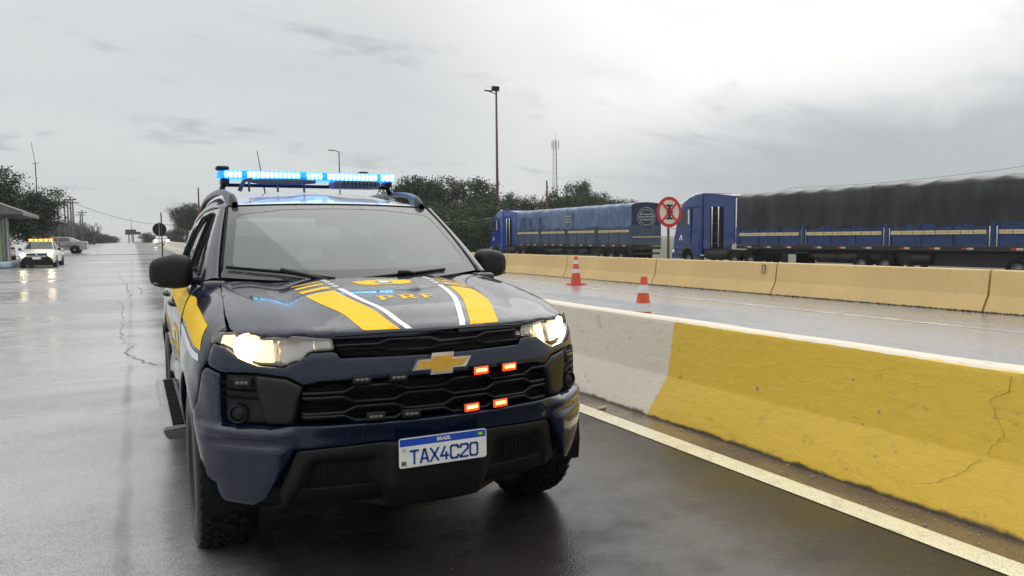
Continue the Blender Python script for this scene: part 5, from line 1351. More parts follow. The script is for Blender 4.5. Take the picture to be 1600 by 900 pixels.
for s in (1, -1):
    quad('side_window', [(s*(.80-.008*0)*.97, 1.25, 1.06), (s*.78, 2.0, 1.06), (s*.615, 2.0, 1.44), (s*.615, 1.78, 1.43)][::s], win_far, cb_, .02)
    quad('side_window', [(s*.785, 2.08, 1.06), (s*.77, 2.75, 1.06), (s*.62, 2.58, 1.43), (s*.617, 2.08, 1.44)][::s], win_far, cb_, .02)
    m = MB(); m.box((s*.96, 1.22, 1.02), (.16, .08, .13), bev=.03); m.tube([(s*.84, 1.22, .98), (s*.92, 1.22, .99)], .02, 6); m.build('door_mirror', black_satin, pk, smooth=True)
    m = MB(); m.prism(round_poly([(s*.46, .70), (s*.76, .74), (s*.80, .82), (s*.50, .79)], .03), -.035, .12, 'Y'); hl_ = m.build('headlight', chrome, pk)
    m = MB(); m.box((s*.66, -.045, .765), (.24, .03, .085), bev=.02); m.build('bulb', head_on_far, hl_, smooth=True)
    m = MB(); m.prism([(s*.50, .58), (s*.58, .60), (s*.80, .34), (s*.74, .33)], -.035, .1, 'Y'); m.build('chrome_trim', chrome, pk)
    m = MB(); m.prism([(s*.50, .60), (s*.60, .60), (s*.60, .61), (s*.50, .615)], -.03, .1, 'Y')
    for y in (.78, 3.55):
        small_wheel(pk, s*.76, y)
        m = MB(); m.lathe([(s*.80, .36), (s*.885, .36), (s*.885, .31), (s*.80, .31)], (0, y, .32), 'X', 24); m.build('arch_trim', black_satin, pk, smooth=False)
m = MB(); m.prism([(-.48, .70), (.48, .70), (.50, .79), (-.50, .79)], -.035, .06, 'Y'); gl_ = m.build('grille', black_satin, pk)
m = MB(); m.lathe([(-.055, .045), (-.04, .05)], (0, 0, .755), 'Y', 20); m.add([V((.05*math.cos(a*PI/8), -.055, .755+.05*math.sin(a*PI/8))) for a in range(16)], [tuple(range(16))]); m.build('emblem', chrome, gl_)
m = MB(); m.prism([(-.79, .34), (-.60, .60), (-.46, .655), (.46, .655), (.60, .60), (.79, .34), (.74, .22), (-.74, .22)], -.045, .10, 'Y'); m.build('lower_grille', black_matt, pk)
m = MB(); m.box((0, -.052, .615), (.90, .02, .028)); m.build('grille_trim', chrome, pk)
m = MB(); m.box((0, -.07, .54), (.40, .012, .13)); npl = m.build('number_plate', plate_white, pk)
m = MB(); m.box((0, .6, .20), (1.5, 1.3, .12)); m.build('underbody', black_matt, pk)
m = MB(); m.box((0, 1.98, 1.545), (1.20, .26, .05), bev=.02); m.tube([(-.5, 1.98, 1.49), (-.5, 1.98, 1.53)], .02, 6); m.tube([(.5, 1.98, 1.49), (.5, 1.98, 1.53)], .02, 6); ab = m.build('light_bar', black_satin, pk)
for i in range(5):
    m = MB(); m.box((-.50+.25*i, 1.84, 1.56), (.19, .05, .065), bev=.02); m.build('lamp_module', amber_led, ab, smooth=True)
tailred_m = M('lamp_red_dim', (.25, .02, .015), .3)
m = MB(); m.tube([(-.66, 3.0, 1.02), (-.66, 3.0, 1.62), (.66, 3.0, 1.62), (.66, 3.0, 1.02)], .03, 8); m.tube([(-.66, 4.3, 1.02), (-.66, 4.3, 1.62), (.66, 4.3, 1.62), (.66, 4.3, 1.02)], .03, 8); m.tube([(-.66, 3.0, 1.62), (-.66, 4.3, 1.62)], .03, 8); m.tube([(.66, 3.0, 1.62), (.66, 4.3, 1.62)], .03, 8); m.build('ladder_rack', tailred_m, pk, smooth=True)

# silver saloon seen from its side, nose towards -X
def saloon(label, loc, rz, paintm, wagon=False, group=None):
    t = thing('parked_car', label, 'car', loc, rz, group)
    top = [(-2.10, .62), (-2.05, .80), (-1.25, .95), (-.72, 1.36), (-.40, 1.43), (.45, 1.43), (.95, 1.36), (1.45, 1.08), (2.10, 1.00), (2.18, .80), (2.20, .52), (2.12, .30), (-2.0, .24), (-2.14, .40)]
    m = MB(); 
    lo = [(-2.14, .40), (-2.10, .62), (-2.05, .78), (-1.25, .94), (-.9, .97), (1.3, 1.02), (1.55, 1.05), (2.10, 1.00), (2.18, .80), (2.20, .52), (2.12, .30), (-2.0, .24)]
    m.prism([(a, b_) for a, b_ in lo], -.84, .84, 'Y')
    for v in m.v:
        if abs(v.x) > 1.95: v.y *= .86
    b_ = m.build('body', paintm, t)
    bm = bmesh.new(); bm.from_mesh(b_.data); bmesh.ops.bevel(bm, geom=bm.edges[:], offset=.045, segments=3, affect='EDGES', profile=.5); bm.to_mesh(b_.data); bm.free(); auto_smooth(b_, 35)
    CB = [(-1.20, .94, .76), (-.62, 1.36, .60), (-.30, 1.43, .58), (.50, 1.43, .58), (.98, 1.34, .60), (1.62, 1.03, .74)]; vs = []
    for x, z, w in CB: vs += [V((x, -w, z)), V((x, w, z))]
    vs += [V((-1.2, -.79, .93)), V((-1.2, .79, .93)), V((1.62, -.79, .98)), V((1.62, .79, .98))]
    m = MB(); m.add(vs, [(0, 1, 3, 2), (2, 3, 5, 4), (4, 5, 7, 6), (6, 7, 9, 8), (8, 9, 11, 10), (12, 0, 2, 4, 6, 8, 10, 14), (13, 15, 11, 9, 7, 5, 3, 1)]); c_ = m.build('cabin', paintm, t); auto_smooth(c_, 30)
    for s in (1, -1):
        for pts in ([(-.98, .775, .99), (-.06, .785, 1.0), (-.06, .625, 1.36), (-.52, .635, 1.33)], [(.02, .785, 1.0), (.95, .78, 1.03), (.84, .65, 1.31), (.40, .625, 1.37), (.02, .625, 1.37)]):
            quad('side_window', [(x, s*(y+.018), z) for x, y, z in pts][::-s], win_far, c_, .02)
        m = MB(); m.box((-.02, s*.848, .62), (3.4, .02, .05)); m.build('rub_strip', black_satin, b_)
        for x in (-.98, -.02, .98):
            m = MB(); m.box((x, s*.845, .70), (.014, .012, .55)); m.build('door_gap', black_matt, b_)
        for x in (-.15, .82): m = MB(); m.box((x, s*.855, .86), (.18, .02, .03)); m.build('handle', black_satin, b_)
        for x in (-1.35, 1.28):
            m = MB(); r = .31; m.lathe([(-.1, r*.66), (-.1, r*.95), (0, r), (.1, r*.95), (.1, r*.66)], axis='Y', n=26); w = m.build('wheel', rubber, t, smooth=True, loc=(x, s*.76, r))
            m = MB(); m.lathe([(s*.09, r*.68), (s*.07, r*.5), (s*.10, r*.15), (s*.10, .001)], axis='Y', n=20); m.build('rim', alloy, w, smooth=True)
            m = MB(); m.lathe([(s*.70, .375), (s*.852, .375)], (x, 0, .33), 'Y', 24)
            m.add([V((x+.375*math.cos(a*PI/12), s*.853, .33+.375*math.sin(a*PI/12))) for a in range(24)], [tuple(range(24))]); m.build('wheel_arch', black_matt, t)
        m = MB(); m.box((2.14, s*.62, .82), (.10, .26, .16), bev=.03); m.build('tail_lamp', tailred_m, t, smooth=True)
    quad('rear_screen', [(1.02, -.60, 1.32), (1.56, -.70, 1.06), (1.56, .70, 1.06), (1.02, .60, 1.32)], win_far, c_, .015)
    m = MB(); m.box((2.16, 0, .45), (.14, 1.6, .20), bev=.05); m.build('bumper', paintm, t, smooth=True); return t
saloon('silver saloon car seen side on, standing beyond the white pickup', (-5.75, 77, rise(77)), R(-4), car_silver)
saloon('pale car mostly hidden behind the white pickup, beside the kiosk', (-8.3, 62, rise(62)), R(-75), car_white)

# kiosk with a deep eave on the left
green_wall = M('green_render', (.16, .34, .12), .6, vary=.12, vs=2, bump=.2, bs_=20, dirt=(.10, .12, .08), dirt_amt=.5); blue_kerb = M('pale_blue_kerb', (.32, .42, .52), .5, vary=.1, vs=3, dirt=(.2, .2, .2), dirt_amt=.5)
dark_open = M('doorway_shade', (.012, .016, .022), .3); tile_m = M('roof_sheet', (.12, .115, .11), .35, .2, vary=.25, vs=2, dirt=(.05, .05, .04), dirt_amt=.6); soffit_m = M('soffit', (.05, .05, .048), .7); yel_kerb = M('yellow_kerb', (.45, .32, .05), .5, dirt=(.15, .12, .06), dirt_amt=.6); wall_w = M('white_post_paint', (.55, .56, .55), .5)
kz = rise(52)
kiosk = thing('roadside_kiosk', 'green walled kiosk with a deep grey eave, at the left edge', 'building', (-7.0, 52.5, kz))
def kb(nm, x0, x1, y0, y1, z0, z1, mat, par=kiosk, bev=0): m = MB(); m.box(((x0+x1)/2, (y0+y1)/2, (z0+z1)/2), (x1-x0, y1-y0, z1-z0), bev=bev); return m.build(nm, mat, par)
kb('base', -6.5, .55, -2.4, 7.0, 0, .22, yel_kerb, bev=.04)
kb('kerb', -6.6, .95, -2.8, -2.42, 0, .34, blue_kerb, bev=.1); kb('kerb', .58, .98, -2.40, 7.0, 0, .30, blue_kerb, bev=.08)
kb('wall', -6.3, -.12, -.35, -.05, .22, 2.95, green_wall)
kb('wall', -.12, .10, -.35, 1.1, .22, 2.95, green_wall)
kb('door', -.09, .13, 1.12, 2.3, .22, 2.75, dark_open); kb('column', .0, .22, 2.4, 2.7, .22, 2.9, wall_w); kb('door', -.09, .10, 2.85, 4.4, .22, 2.75, dark_open)  # dark slabs fill the open doorways; the shade inside is put into their colour
kb('wall', -6.3, .0, 4.5, 4.7, .22, 2.95, green_wall); kb('wall', -6.3, -6.1, -.02, 4.5, .22, 2.95, green_wall)
m = MB(); m.prism([(-7.2, 2.95), (1.5, 2.95), (1.5, 3.06), (-2.6, 4.72), (-7.2, 3.4)], -1.9, 6.2, 'Y'); rf_ = m.build('roof', tile_m, kiosk)
m = MB()
for i in range(27): m.tube([V((1.55, -1.8+.3*i, 3.075)), V((-2.6, -1.8+.3*i, 4.755))], .035, 6)
m.build('roof_rib', tile_m, rf_)['kind'] = 'stuff'
kb('soffit', -7.1, 1.44, -1.84, 6.14, 2.90, 2.948, soffit_m); kb('fascia', 1.503, 1.56, -1.92, 6.22, 2.90, 3.09, tile_m)
# ---------------------------------------------------------------- trees
leaf_d = M('leaf_dark', (.009, .022, .008), .6, spec=.2, vary=.35, vs=.6); leaf_m = M('leaf_mid', (.024, .054, .014), .6, spec=.2, vary=.35, vs=.6); leaf_l = M('leaf_light', (.055, .088, .022), .6, spec=.2, vary=.3, vs=.6)
leaf_r = M('leaf_rusty', (.14, .055, .03), .6, vary=.3, vs=.6); bark = M('bark', (.07, .055, .042), .85, vary=.3, vs=4, bump=.5, bs_=20); leaf_haze = M('leaf_haze_tint', (.05, .062, .045), .7, vary=.3, vs=.6)  # the last, grey-green leaf has distance haze put into its colour
def crown_mesh(name, lobes, n_clump, n_leaf, leaf, spread, seed, mats=(0, 1, 2), w=(.5, .35, .15)):
    g = np.random.default_rng(seed); L = np.array(lobes, float)        # x y z rx ry rz
    vol = L[:, 3]*L[:, 4]*L[:, 5]; pick = g.choice(len(L), n_clump, p=vol/vol.sum())
    d = g.normal(size=(n_clump, 3)); d /= np.linalg.norm(d, axis=1)[:, None]; r = g.random(n_clump)**.33
    r = np.where(g.random(n_clump) < .65, .8+.28*g.random(n_clump), r)
    cc = L[pick, :3]+d*L[pick, 3:]*r[:, None]
    N = n_clump*n_leaf; c = np.repeat(cc, n_leaf, 0)+g.normal(size=(N, 3))*spread*np.array([1, 1, .75])
    a = g.normal(size=(N, 3)); a /= np.linalg.norm(a, axis=1)[:, None]; b = g.normal(size=(N, 3)); b -= (b*a).sum(1)[:, None]*a; b /= np.linalg.norm(b, axis=1)[:, None]
    s = leaf*(.6+.8*g.random(N))[:, None]; v = np.empty((N, 4, 3)); v[:, 0] = c-a*s; v[:, 1] = c-b*s*.5; v[:, 2] = c+a*s; v[:, 3] = c+b*s*.5
    me = bpy.data.meshes.new(name); me.vertices.add(N*4); me.vertices.foreach_set('co', v.reshape(-1)); me.loops.add(N*4); me.loops.foreach_set('vertex_index', np.arange(N*4, dtype=np.int32))
    me.polygons.add(N); me.polygons.foreach_set('loop_start', np.arange(0, N*4, 4, dtype=np.int32)); me.polygons.foreach_set('loop_total', np.full(N, 4, dtype=np.int32))
    cm = g.choice(len(mats), n_clump, p=np.array(w)/sum(w)); mi = np.repeat(cm, n_leaf); flip = g.random(N) < .2; mi = np.where(flip, g.choice(len(mats), N), mi)
    me.polygons.foreach_set('material_index', np.array(mats, dtype=np.int32)[mi]); me.update(calc_edges=True)
    for m_ in (leaf_d, leaf_m, leaf_l, leaf_r, leaf_haze): me.materials.append(m_)
    return me
def trunk_mesh(name, h, r, seed, lobes, n=7):
    rnd = random.Random(seed); m = MB(); p = [V((0, 0, -.3))]
    for i in range(1, 5): p.append(V((rnd.uniform(-.15, .15)*h*.15*i, rnd.uniform(-.15, .15)*h*.15*i, h*i/4)))
    m.tube(p, [r*1.25, r, r*.85, r*.7, r*.5], 8)
    for l in lobes[:n]:
        a = p[2+rnd.randrange(2)]; e = V(l[:3]); mid = a.lerp(e, .5)+V((0, 0, -.2)); m.tube([a, mid, e, e+V((rnd.uniform(-1, 1)*l[3]*.5, rnd.uniform(-1, 1)*l[3]*.5, l[5]*.7))], [r*.5, r*.35, r*.2, r*.07], 6)
    me = m.build(name, bark, None, smooth=True); return me
def rlobes(seed, n, R_, H0, H1, rr=(.35, .55), flat=.75):
    g = random.Random(seed); o = []
    for i in range(n):
        a = g.uniform(0, 2*PI); d = g.uniform(0, R_*.65); z = g.uniform(H0, H1); k = R_*g.uniform(*rr)*(1.15-.4*abs((z-(H0+H1)/2)/(H1-H0)))
        o.append((d*math.cos(a), d*math.sin(a), z, k, k, k*flat))
    return o
PROTO = {}
def proto(key, lobes, th, tr, nc, nl, leaf, spread, seed, mats=(0, 1, 2), w=(.5, .35, .15)):
    PROTO[key] = (crown_mesh('crown', lobes, nc, nl, leaf, spread, seed, mats, w), trunk_mesh('trunk', th, tr, seed, lobes))
    PROTO[key][1].hide_render = False
proto('dense', rlobes(1, 13, 4.2, 3.0, 7.6), 4.0, .28, 520, 34, .12, .36, 1, w=(.7, .25, .05))
proto('mid', rlobes(2, 12, 3.8, 2.4, 7.2), 3.6, .22, 420, 30, .13, .38, 2, w=(.3, .5, .2))
proto('loose', rlobes(3, 8, 3.2, 4.4, 7.8, (.22, .36), .5), 5.0, .15, 120, 22, .13, .30, 3, w=(.45, .45, .1))
proto('bushy', rlobes(4, 12, 4.0, 1.0, 4.8), 2.4, .2, 400, 30, .13, .42, 4, w=(.25, .45, .3))
proto('rusty', rlobes(5, 9, 3.0, 1.8, 4.8), 2.6, .18, 200, 22, .16, .40, 5, mats=(1, 2, 3), w=(.45, .3, .25))
proto('tall', rlobes(6, 10, 2.6, 3.2, 9.0, (.35, .5)), 5.0, .2, 220, 24, .15, .34, 6, w=(.45, .4, .15))
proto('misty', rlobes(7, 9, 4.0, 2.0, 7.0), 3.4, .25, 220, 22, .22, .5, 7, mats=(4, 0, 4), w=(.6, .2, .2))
for k in PROTO: 
    tm = PROTO[k][1]; me = tm.data; bpy.data.objects.remove(tm); PROTO[k] = (PROTO[k][0], me)
def tree(key, x, y, label, s=1.0, sz=None, rz=None, z=None, group=None, name='tree', cat='tree'):
    zb = gz(x, y) if z is None else z
    t = thing(name, label, cat, (x, y, zb-.05), rz if rz is not None else random.uniform(0, 6.28), group)
    t.scale = (s, s, sz or s)
    for nm, me in (('trunk', PROTO[key][1]), ('crown', PROTO[key][0])):
        o = bpy.data.objects.new(nm, me); COL.objects.link(o); o.parent = t
    return t
G1 = 'trees rising behind the trucks'
def px_x(u, y):      # where the sight line over picture column u (1600 wide) crosses depth y
    d = f_+r2*((u-800)/1200)-u2*((371-450)/1200); return d.x/d.y*y
TR = [('dense', 640, 92, 1.02, 1.10, 'dark dense tree with a small knob of leaves, leftmost of those right of the car'), ('dense', 672, 96, 1.12, 1.16, 'broad dark dome crowned tree just right of the roof rails'),
      ('loose', 716, 98, 1.05, 1.18, 'flat topped airy tree with sky showing through its thin crown'), ('mid', 706, 84, .95, .78, 'lower green tree below the flat topped one'), ('tall', 748, 94, 1.10, 1.06, 'tall ragged tree just left of the brown lamp pole'),
      ('mid', 762, 88, 1.0, .92, 'bushy mid green tree standing behind the lamp pole'), ('bushy', 770, 76, 1.0, .95, 'low spreading bush behind the farther truck cab'), ('loose', 796, 96, .62, .98, 'thin stemmed small tree between two gaps, right of the lamp pole'),
      ('dense', 826, 100, .78, .90, 'dark rounded tree above the farther cab roof'), ('mid', 850, 98, .85, .85, 'green tree left of the short brown pole'), ('rusty', 842, 88, .85, .98, 'reddish tinged tree beside the short brown pole'), ('rusty', 806, 90, .75, .98, 'reddish tinged bush behind the farther truck cab'),
      ('bushy', 882, 94, 1.0, 1.22, 'light green tree below the lattice mast'), ('tall', 902, 104, .95, .93, 'ragged topped tree just right of the lattice mast'), ('dense', 925, 108, .95, .86, 'dark tree above the middle of the pale tarpaulin'), ('mid', 948, 110, .95, .85, 'green tree above the right part of the pale tarpaulin'),
      ('dense', 972, 112, .90, .78, 'dark low tree near the end of the tree line'), ('bushy', 996, 116, .80, .85, 'small tree ending the tree line left of the round sign'), ('bushy', 730, 74, .9, .65, 'low hedge like bush behind the white shed'), ('mid', 655, 80, 1.0, .68, 'lower tree in front of the dark dome crowned one'),
      ('bushy', 690, 76, 1.0, .78, 'low bushes left of the white shed'), ('mid', 600, 90, .8, .7, 'low tree mostly hidden behind the police car roof'), ('bushy', 915, 92, .85, 1.05, 'low green growth right behind the pale tarpaulin'), ('bushy', 950, 98, .85, .98, 'low green growth behind the end of the pale tarpaulin')]
for i, (k, u, y, s, sz, lab) in enumerate(TR): tree(k, px_x(u, y), y, lab, s*.98, sz*(.96 if u < 860 else 1.10 if u < 900 else 1.18), rz=i*1.3, z=-.1, group=G1)
# undergrowth filling the foot of that wood
vs = rlobes(44, 60, 20, 0.2, 2.2, (.12, .2)); 
ug_l = []
for i in range(46):
    y = random.uniform(72, 112); x = px_x(random.uniform(590, 1005), y); ug_l.append((x, y, random.uniform(.4, 2.0), 3.4, 3.0, 2.2))
ug_me = crown_mesh('undergrowth', ug_l, 1300, 16, .26, .6, 77, (0, 1, 2), (.6, .3, .1)); ugo = bpy.data.objects.new('undergrowth', ug_me); COL.objects.link(ugo); tag(ugo, 'dense dark undergrowth filling the foot of the wood behind the trucks', 'undergrowth', kind='stuff')
# left group
tree('dense', -9.3, 63, 'big dark tree rising over the kiosk roof at the left edge', .88, .74, 0.4); tree('dense', -6.9, 67, 'dark spreading tree right of the kiosk roof, trunk showing below', .72, .60, 2.0); tree('dense', -12.5, 66, 'dark tree beyond the left edge tree', 1.0, .80, 4.0)
tree('dense', px_x(292, 150), 150, 'dark rounded tree seen just left of the car roof', .86, .84, 1.0); tree('mid', px_x(312, 158), 158, 'green tree partly hidden by the car door pillar', .9, .8, 2.2)
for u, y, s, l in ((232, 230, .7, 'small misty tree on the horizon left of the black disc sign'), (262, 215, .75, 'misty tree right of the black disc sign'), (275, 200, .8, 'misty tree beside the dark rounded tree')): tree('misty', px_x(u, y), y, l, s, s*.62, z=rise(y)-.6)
ORD = ['first', 'second', 'third', 'fourth', 'fifth', 'sixth', 'seventh', 'last']
ORD2 = {82: 'leftmost', 86: 'second from the left', 93: 'third from the left', 103: 'fourth from the left', 108: 'fifth from the left', 112.5: 'tallest looking, with wires', 116: 'just right of the wired one', 127: 'second from the right', 130: 'rightmost'}
GF = 'misty trees along the far left horizon'
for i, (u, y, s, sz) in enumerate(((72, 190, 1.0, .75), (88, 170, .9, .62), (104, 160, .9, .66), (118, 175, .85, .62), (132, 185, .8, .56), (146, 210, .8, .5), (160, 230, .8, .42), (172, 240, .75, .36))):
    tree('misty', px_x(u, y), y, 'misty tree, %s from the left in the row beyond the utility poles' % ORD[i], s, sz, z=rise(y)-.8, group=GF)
# bare trees
def bare(x, y, h, seed, label):
    rnd = random.Random(seed); m = MB()
    def br(p, d, l, r, dep):
        e = p+d*l; m.tube([p, p.lerp(e, .5)+V((rnd.uniform(-.05, .05)*l, 0, 0)), e], [r, r*.8, r*.6], 5, caps=False)
        if dep == 0: return
        for k in range(3 if dep > 1 else 4):
            dd = (d+V((rnd.uniform(-.9, .9), rnd.uniform(-.9, .9), rnd.uniform(-.1, .7)))).normalized(); br(p.lerp(e, rnd.uniform(.6, 1)), dd, l*rnd.uniform(.5, .75), r*.55, dep-1)
    br(V((0, 0, -.2)), V((0, 0, 1)), h*.38, .16, 0); t = thing('bare_tree', label, 'tree', (x, y, rise(y)-.1))
    tk = m.build('trunk', bark, t); m = MB(); 
    for k in range(5): br(V((0, 0, h*.33)), V((rnd.uniform(-.8, .8), rnd.uniform(-.8, .8), rnd.uniform(.4, 1))).normalized(), h*.28, .09, 3)
    m.build('crown', bark, t)
bare(px_x(147, 160), 160, 4.6, 3, 'leafless tree with a round twiggy crown, right of the utility poles'); bare(px_x(127, 150), 150, 5.2, 8, 'leafless tree standing close beside the rightmost utility pole')

# ---------------------------------------------------------------- poles and masts
conc_pole = M('weathered_pole', (.10, .095, .09), .8, vary=.25, vs=2); grey_met = M('galvanised', (.28, .29, .30), .5, .4, vary=.15)
def pole(name, x, y, z0, h, r, mat, label, cat, lean=0.0):
    t = thing(name, label, cat, (x, y, z0)); m = MB(); m.tube([(0, 0, 0), (lean*h, 0, h)], [r, r*.6], 10); m.build('pole', mat, t, smooth=True); return t
x80 = px_x(778, 82)
t = pole('lamp_post', x80, 82, -.4, 18.9, .19, rust_post, 'tall rust brown lamp post rising behind the farther truck', 'lamp post')
m = MB(); m.tube([(0, 0, 18.5), (-1.0, 0, 18.75)], .05, 6); m.build('bracket', rust_post, t); m = MB(); m.box((-1.0, 0, 18.8), (1.0, .3, .12), bev=.04); m.build('lamp_head', black_satin, t); m = MB(); m.box((-.15, -.1, 19.1), (.85, .35, .55), rot=Matrix.Rotation(R(18), 3, 'X')); m.build('floodlight', black_satin, t)
t = pole('lamp_post', px_x(533, 92), 92, 0, 11.9, .10, steel_dark, 'thin dark lamp post rising above the right half of the blue light bar', 'lamp post')
m = MB(); m.tube([(0, 0, 11.8), (-.5, 0, 12.0), (-.9, 0, 12.02)], .05, 6); m.box((-.95, 0, 12.0), (.6, .2, .1)); m.build('lamp_head', steel_dark, t)
pole('pole', px_x(855, 86), 86, -.4, 9.0, .17, rust_post, 'short dark brown pole standing between the lamp post and the lattice mast', 'pole')
pole('pole', px_x(312.5, 62), 62, .2, 5.2, .085, rust_post, 'brown pole just above the left roof rail of the police car', 'pole')
# round sign from behind
t = thing('road_sign', 'round black sign seen from behind on a thin pole, far down the road', 'sign', (px_x(253, 62), 62, rise(62)))
m = MB(); m.tube([(0, 0, 0), (0, 0, 3.3)], .045, 8); m.build('post', steel_dark, t); m = MB(); m.prism([(-.14+.47*math.cos(a*PI/18), 2.06+.47*math.sin(a*PI/18)) for a in range(36)], .06, .08, 'Y'); m.build('disc', black_matt, t)
m = MB(); m.box((-.16, .045, 2.0), (.05, .02, 1.3)); m.build('back_rib', grey_met, t)
# lattice mast
t = thing('lattice_mast', 'slender grey lattice telecom mast above the trees', 'mast', (px_x(868.5, 200), 200, -1)); Hm = 31.0
def wdt(h): return lerp(1.15, .55, h/Hm)
for a in range(3):
    m = MB(); an = a*2*PI/3+.4; m.tube([(wdt(h)*math.cos(an), wdt(h)*math.sin(an), h) for h in (0, Hm/2, Hm)], .075, 5); m.build('leg', grey_met, t)
m = MB(); nst = 22
for i in range(nst):
    h0, h1 = Hm*i/nst, Hm*(i+1)/nst
    for a in range(3):
        a0, a1 = a*2*PI/3+.4, (a+1)*2*PI/3+.4; A = V((wdt(h0)*math.cos(a0), wdt(h0)*math.sin(a0), h0)); Bq = V((wdt(h1)*math.cos(a1), wdt(h1)*math.sin(a1), h1)); C_ = V((wdt(h0)*math.cos(a1), wdt(h0)*math.sin(a1), h0))
        m.tube([A, Bq], .035, 4, caps=False); m.tube([A, C_], .035, 4, caps=False)
br_ = m.build('lattice_brace', grey_met, t); br_['kind'] = 'stuff'
for a in range(3):
    an = a*2*PI/3; m = MB(); m.box((1.1*math.cos(an), 1.1*math.sin(an), 29.6), (.3, .2, 2.4)); m.build('antenna', wall_w, t)
m = MB(); m.tube([(0, 0, 31), (.2, 0, 33.5)], .04, 5); m.build('spike', grey_met, t)
# left mast, billboard, utility poles
t = pole('mast', px_x(61, 84), 84, rise(84), 8.3, .07, steel_dark, 'thin mast rising above the left trees', 'mast'); m = MB(); m.tube([(0, 0, 8.2), (-.25, 0, 10.2)], .022, 5); m.tube([(-.3, 0, 8.2), (.35, 0, 8.3)], .02, 4); m.build('aerial', steel_dark, t)
GP = 'utility poles along the far left roadside'
pu = [(82, 150, 6.6), (93, 145, 7.1), (103, 140, 7.2), (108, 132, 6.9), (112.5, 128, 7.2), (116, 124, 6.6), (127, 155, 5.7), (130, 150, 6.0), (86, 160, 6.5)]
heads = []
for i, (u, y, h) in enumerate(pu):
    x = px_x(u, y); t = pole('utility_pole', x, y, rise(y), h, .16, conc_pole, 'grey utility pole, %s in the misty row on the left' % ORD2[u], 'utility pole'); t['group'] = GP
    m = MB(); m.box((0, 0, h-.4), (1.6, .12, .12)); m.build('crossarm', conc_pole, t); heads.append(V((x, y, rise(y)+h-.35)))
def wire(a, b_, sag, label, r=.02):
    n = 14; m = MB(); m.tube([a.lerp(b_, i/n)+V((0, 0, -sag*4*(i/n)*(1-i/n))) for i in range(n+1)], r, 4, caps=False); o = m.build('power_line', steel_dark, None, smooth=True); tag(o, label, 'cable')
wire(heads[5], V((px_x(300, 170), 170, 5.2)), 1.5, 'thin power line dipping from the left utility poles towards the car roof', .03)
wire(V((px_x(1240, 60), 60, 6.0)), V((px_x(1700, 34), 34, 6.2)), .5, 'pair of dark power lines climbing to the right above the black tarpaulin', .025)
wire(V((px_x(1100, 75), 75, 5.9)), V((px_x(1240, 60), 60, 6.4)), .4, 'thin power line running down left behind the black tarpaulin', .015)
wire(V((px_x(1240, 60), 60, 6.4)), V((px_x(1700, 38), 38, 8.0)), .5, 'upper thin power line above the black tarpaulin', .015)
white_c = M('white_cable', (.5, .5, .5), .5)
for dz, l in ((0, 'upper pale cable strung in front of the trees left of the farther truck'), (-.25, 'lower pale cable strung in front of the trees left of the farther truck')):
    n = 14; a = V((px_x(640, 74), 74, 3.2+dz)); b_ = V((px_x(772, 74), 74, 3.55+dz)); m = MB(); m.tube([a.lerp(b_, i/n)+V((0, 0, -.5*4*(i/n)*(1-i/n)*.6)) for i in range(n+1)], .035, 4); tag(m.build('cable', white_c, None), l, 'cable')
t = pole('utility_pole', px_x(1272, 58), 58, -.54, 6.05, .16, conc_pole, 'pole top with a short crossarm peeking over the black tarpaulin', 'utility pole'); m = MB(); m.box((-1.0, 0, 5.85), (2.0, .1, .08)); m.box((-1.3, 0, 5.35), (1.5, .1, .06)); m.build('crossarm', conc_pole, t)
t = pole('utility_pole', px_x(1438, 50), 50, -.54, 6.15, .10, conc_pole, 'pole head with insulators where the power lines meet above the tarpaulin', 'utility pole'); m = MB(); m.box((0, 0, 5.85), (.7, .1, .08)); m.tube([(-.2, 0, 5.8), (0, 0, 6.2), (.2, 0, 5.8)], .04, 5); m.build('insulator_bracket', conc_pole, t)
t = thing('billboard', 'small dark billboard on the horizon at the end of the road', 'billboard', (px_x(204.5, 250), 250, rise(250)))
m = MB(); m.box((0, 0, 3.0), (2.9, .3, 1.5)); m.build('panel', steel_dark, t); m = MB(); m.box((2.0, 0, 2.7), (1.3, .3, .8)); m.build('panel', steel_dark, t); m = MB(); m.tube([(-.5, 0, 0), (-.5, 0, 2.3)], .15, 6); m.tube([(.6, 0, 0), (.6, 0, 2.3)], .15, 6); m.build('support', steel_dark, t)
pole('mast', px_x(206, 420), 420, 1, 12.5, .22, grey_met, 'faint thin mast behind the small billboard', 'mast')
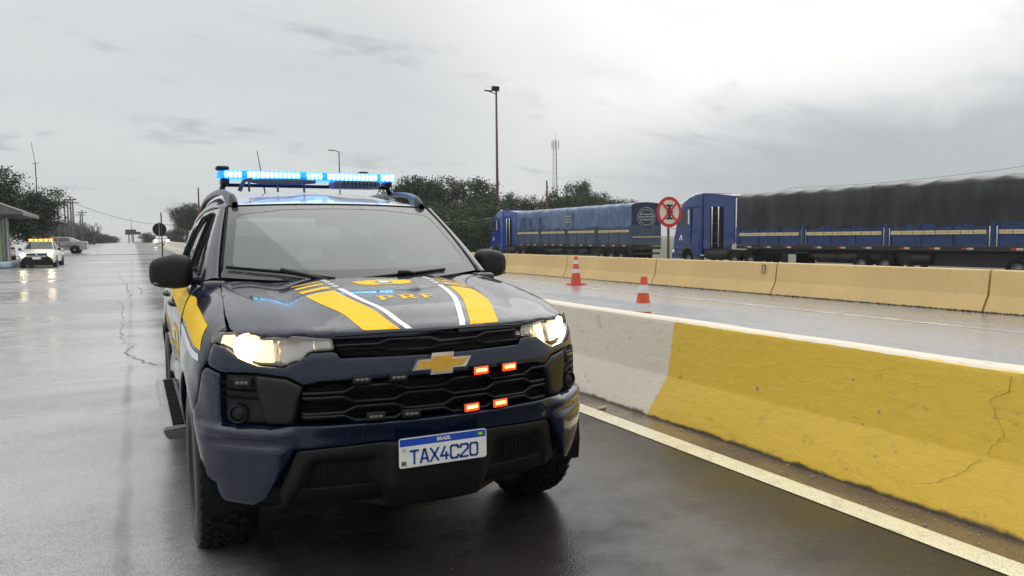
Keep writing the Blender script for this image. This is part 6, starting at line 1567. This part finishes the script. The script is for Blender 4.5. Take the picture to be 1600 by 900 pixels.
# white shed and tank by the trucks
shed = thing('shed', 'small white gabled shed left of the farther truck cab', 'building', (px_x(757, 84), 84, -.5)); wsh = M('shed_white', (.42, .43, .44), .6, vary=.1, dirt=(.2, .2, .2), dirt_amt=.3)
m = MB(); m.prism([(-1.25, 0), (2.6, 0), (2.6, 2.2), (.7, 2.95), (-1.25, 2.1)], 0, 4, 'Y'); m.build('wall', wsh, shed); m = MB(); m.prism([(-1.35, 2.08), (.7, 2.98), (2.7, 2.18), (2.7, 2.26), (.7, 3.07), (-1.35, 2.17)], -.1, 4.1, 'Y'); m.build('roof', grey_met, shed)
t = thing('water_tank', 'small pale tank on a stand left of the white shed', 'tank', (px_x(729, 84), 84, -.5)); m = MB(); m.box((0, 0, 2.2), (.9, .7, .7), bev=.12); m.build('tank', wsh, t, smooth=True); m = MB()
m.box((0, 0, .9), (.9, .6, 1.8)); m.build('stand', steel_dark, t)
# grassy mound far down the road, oncoming car behind the sign
t = thing('oncoming_car', 'distant car with both headlights lit, beyond the black disc sign', 'car', (px_x(254, 66)+.2, 118, rise(118)))
t.location.x = px_x(252, 118)
m = MB(); m.box((0, 0, .6), (1.8, 4, .7), bev=.2); m.box((0, .3, 1.15), (1.5, 2.2, .5), bev=.2); m.build('body', car_white, t, smooth=True)
for s in (-.78, .78):
    m = MB(); m.box((s, -2.03, .75), (.32, .06, .26), bev=.03); m.build('headlight', emit_mat('oncoming_headlight', (1, .96, .9), 12), t, smooth=True)
mound = MB()

# ---------------------------------------------------------------- damp air
m = MB(); m.box((100, 310, 16.0), (1100, 640, 36.0)); hz = m.build('haze', None)
hm = bpy.data.materials.new('haze_air'); hm.use_nodes = True; hn = hm.node_tree; hn.nodes.clear(); ho = hn.nodes.new('ShaderNodeOutputMaterial'); pv = hn.nodes.new('ShaderNodeVolumePrincipled')
pv.inputs['Color'].default_value = (.95, .97, 1.0, 1); pv.inputs['Density'].default_value = .0004; hn.links.new(pv.outputs[0], ho.inputs['Volume']); hz.data.materials.clear(); hz.data.materials.append(hm); hz['kind'] = 'stuff'
for c in KIDS(car): c.location = (c.location.x, c.location.y-CAR_D, c.location.z)
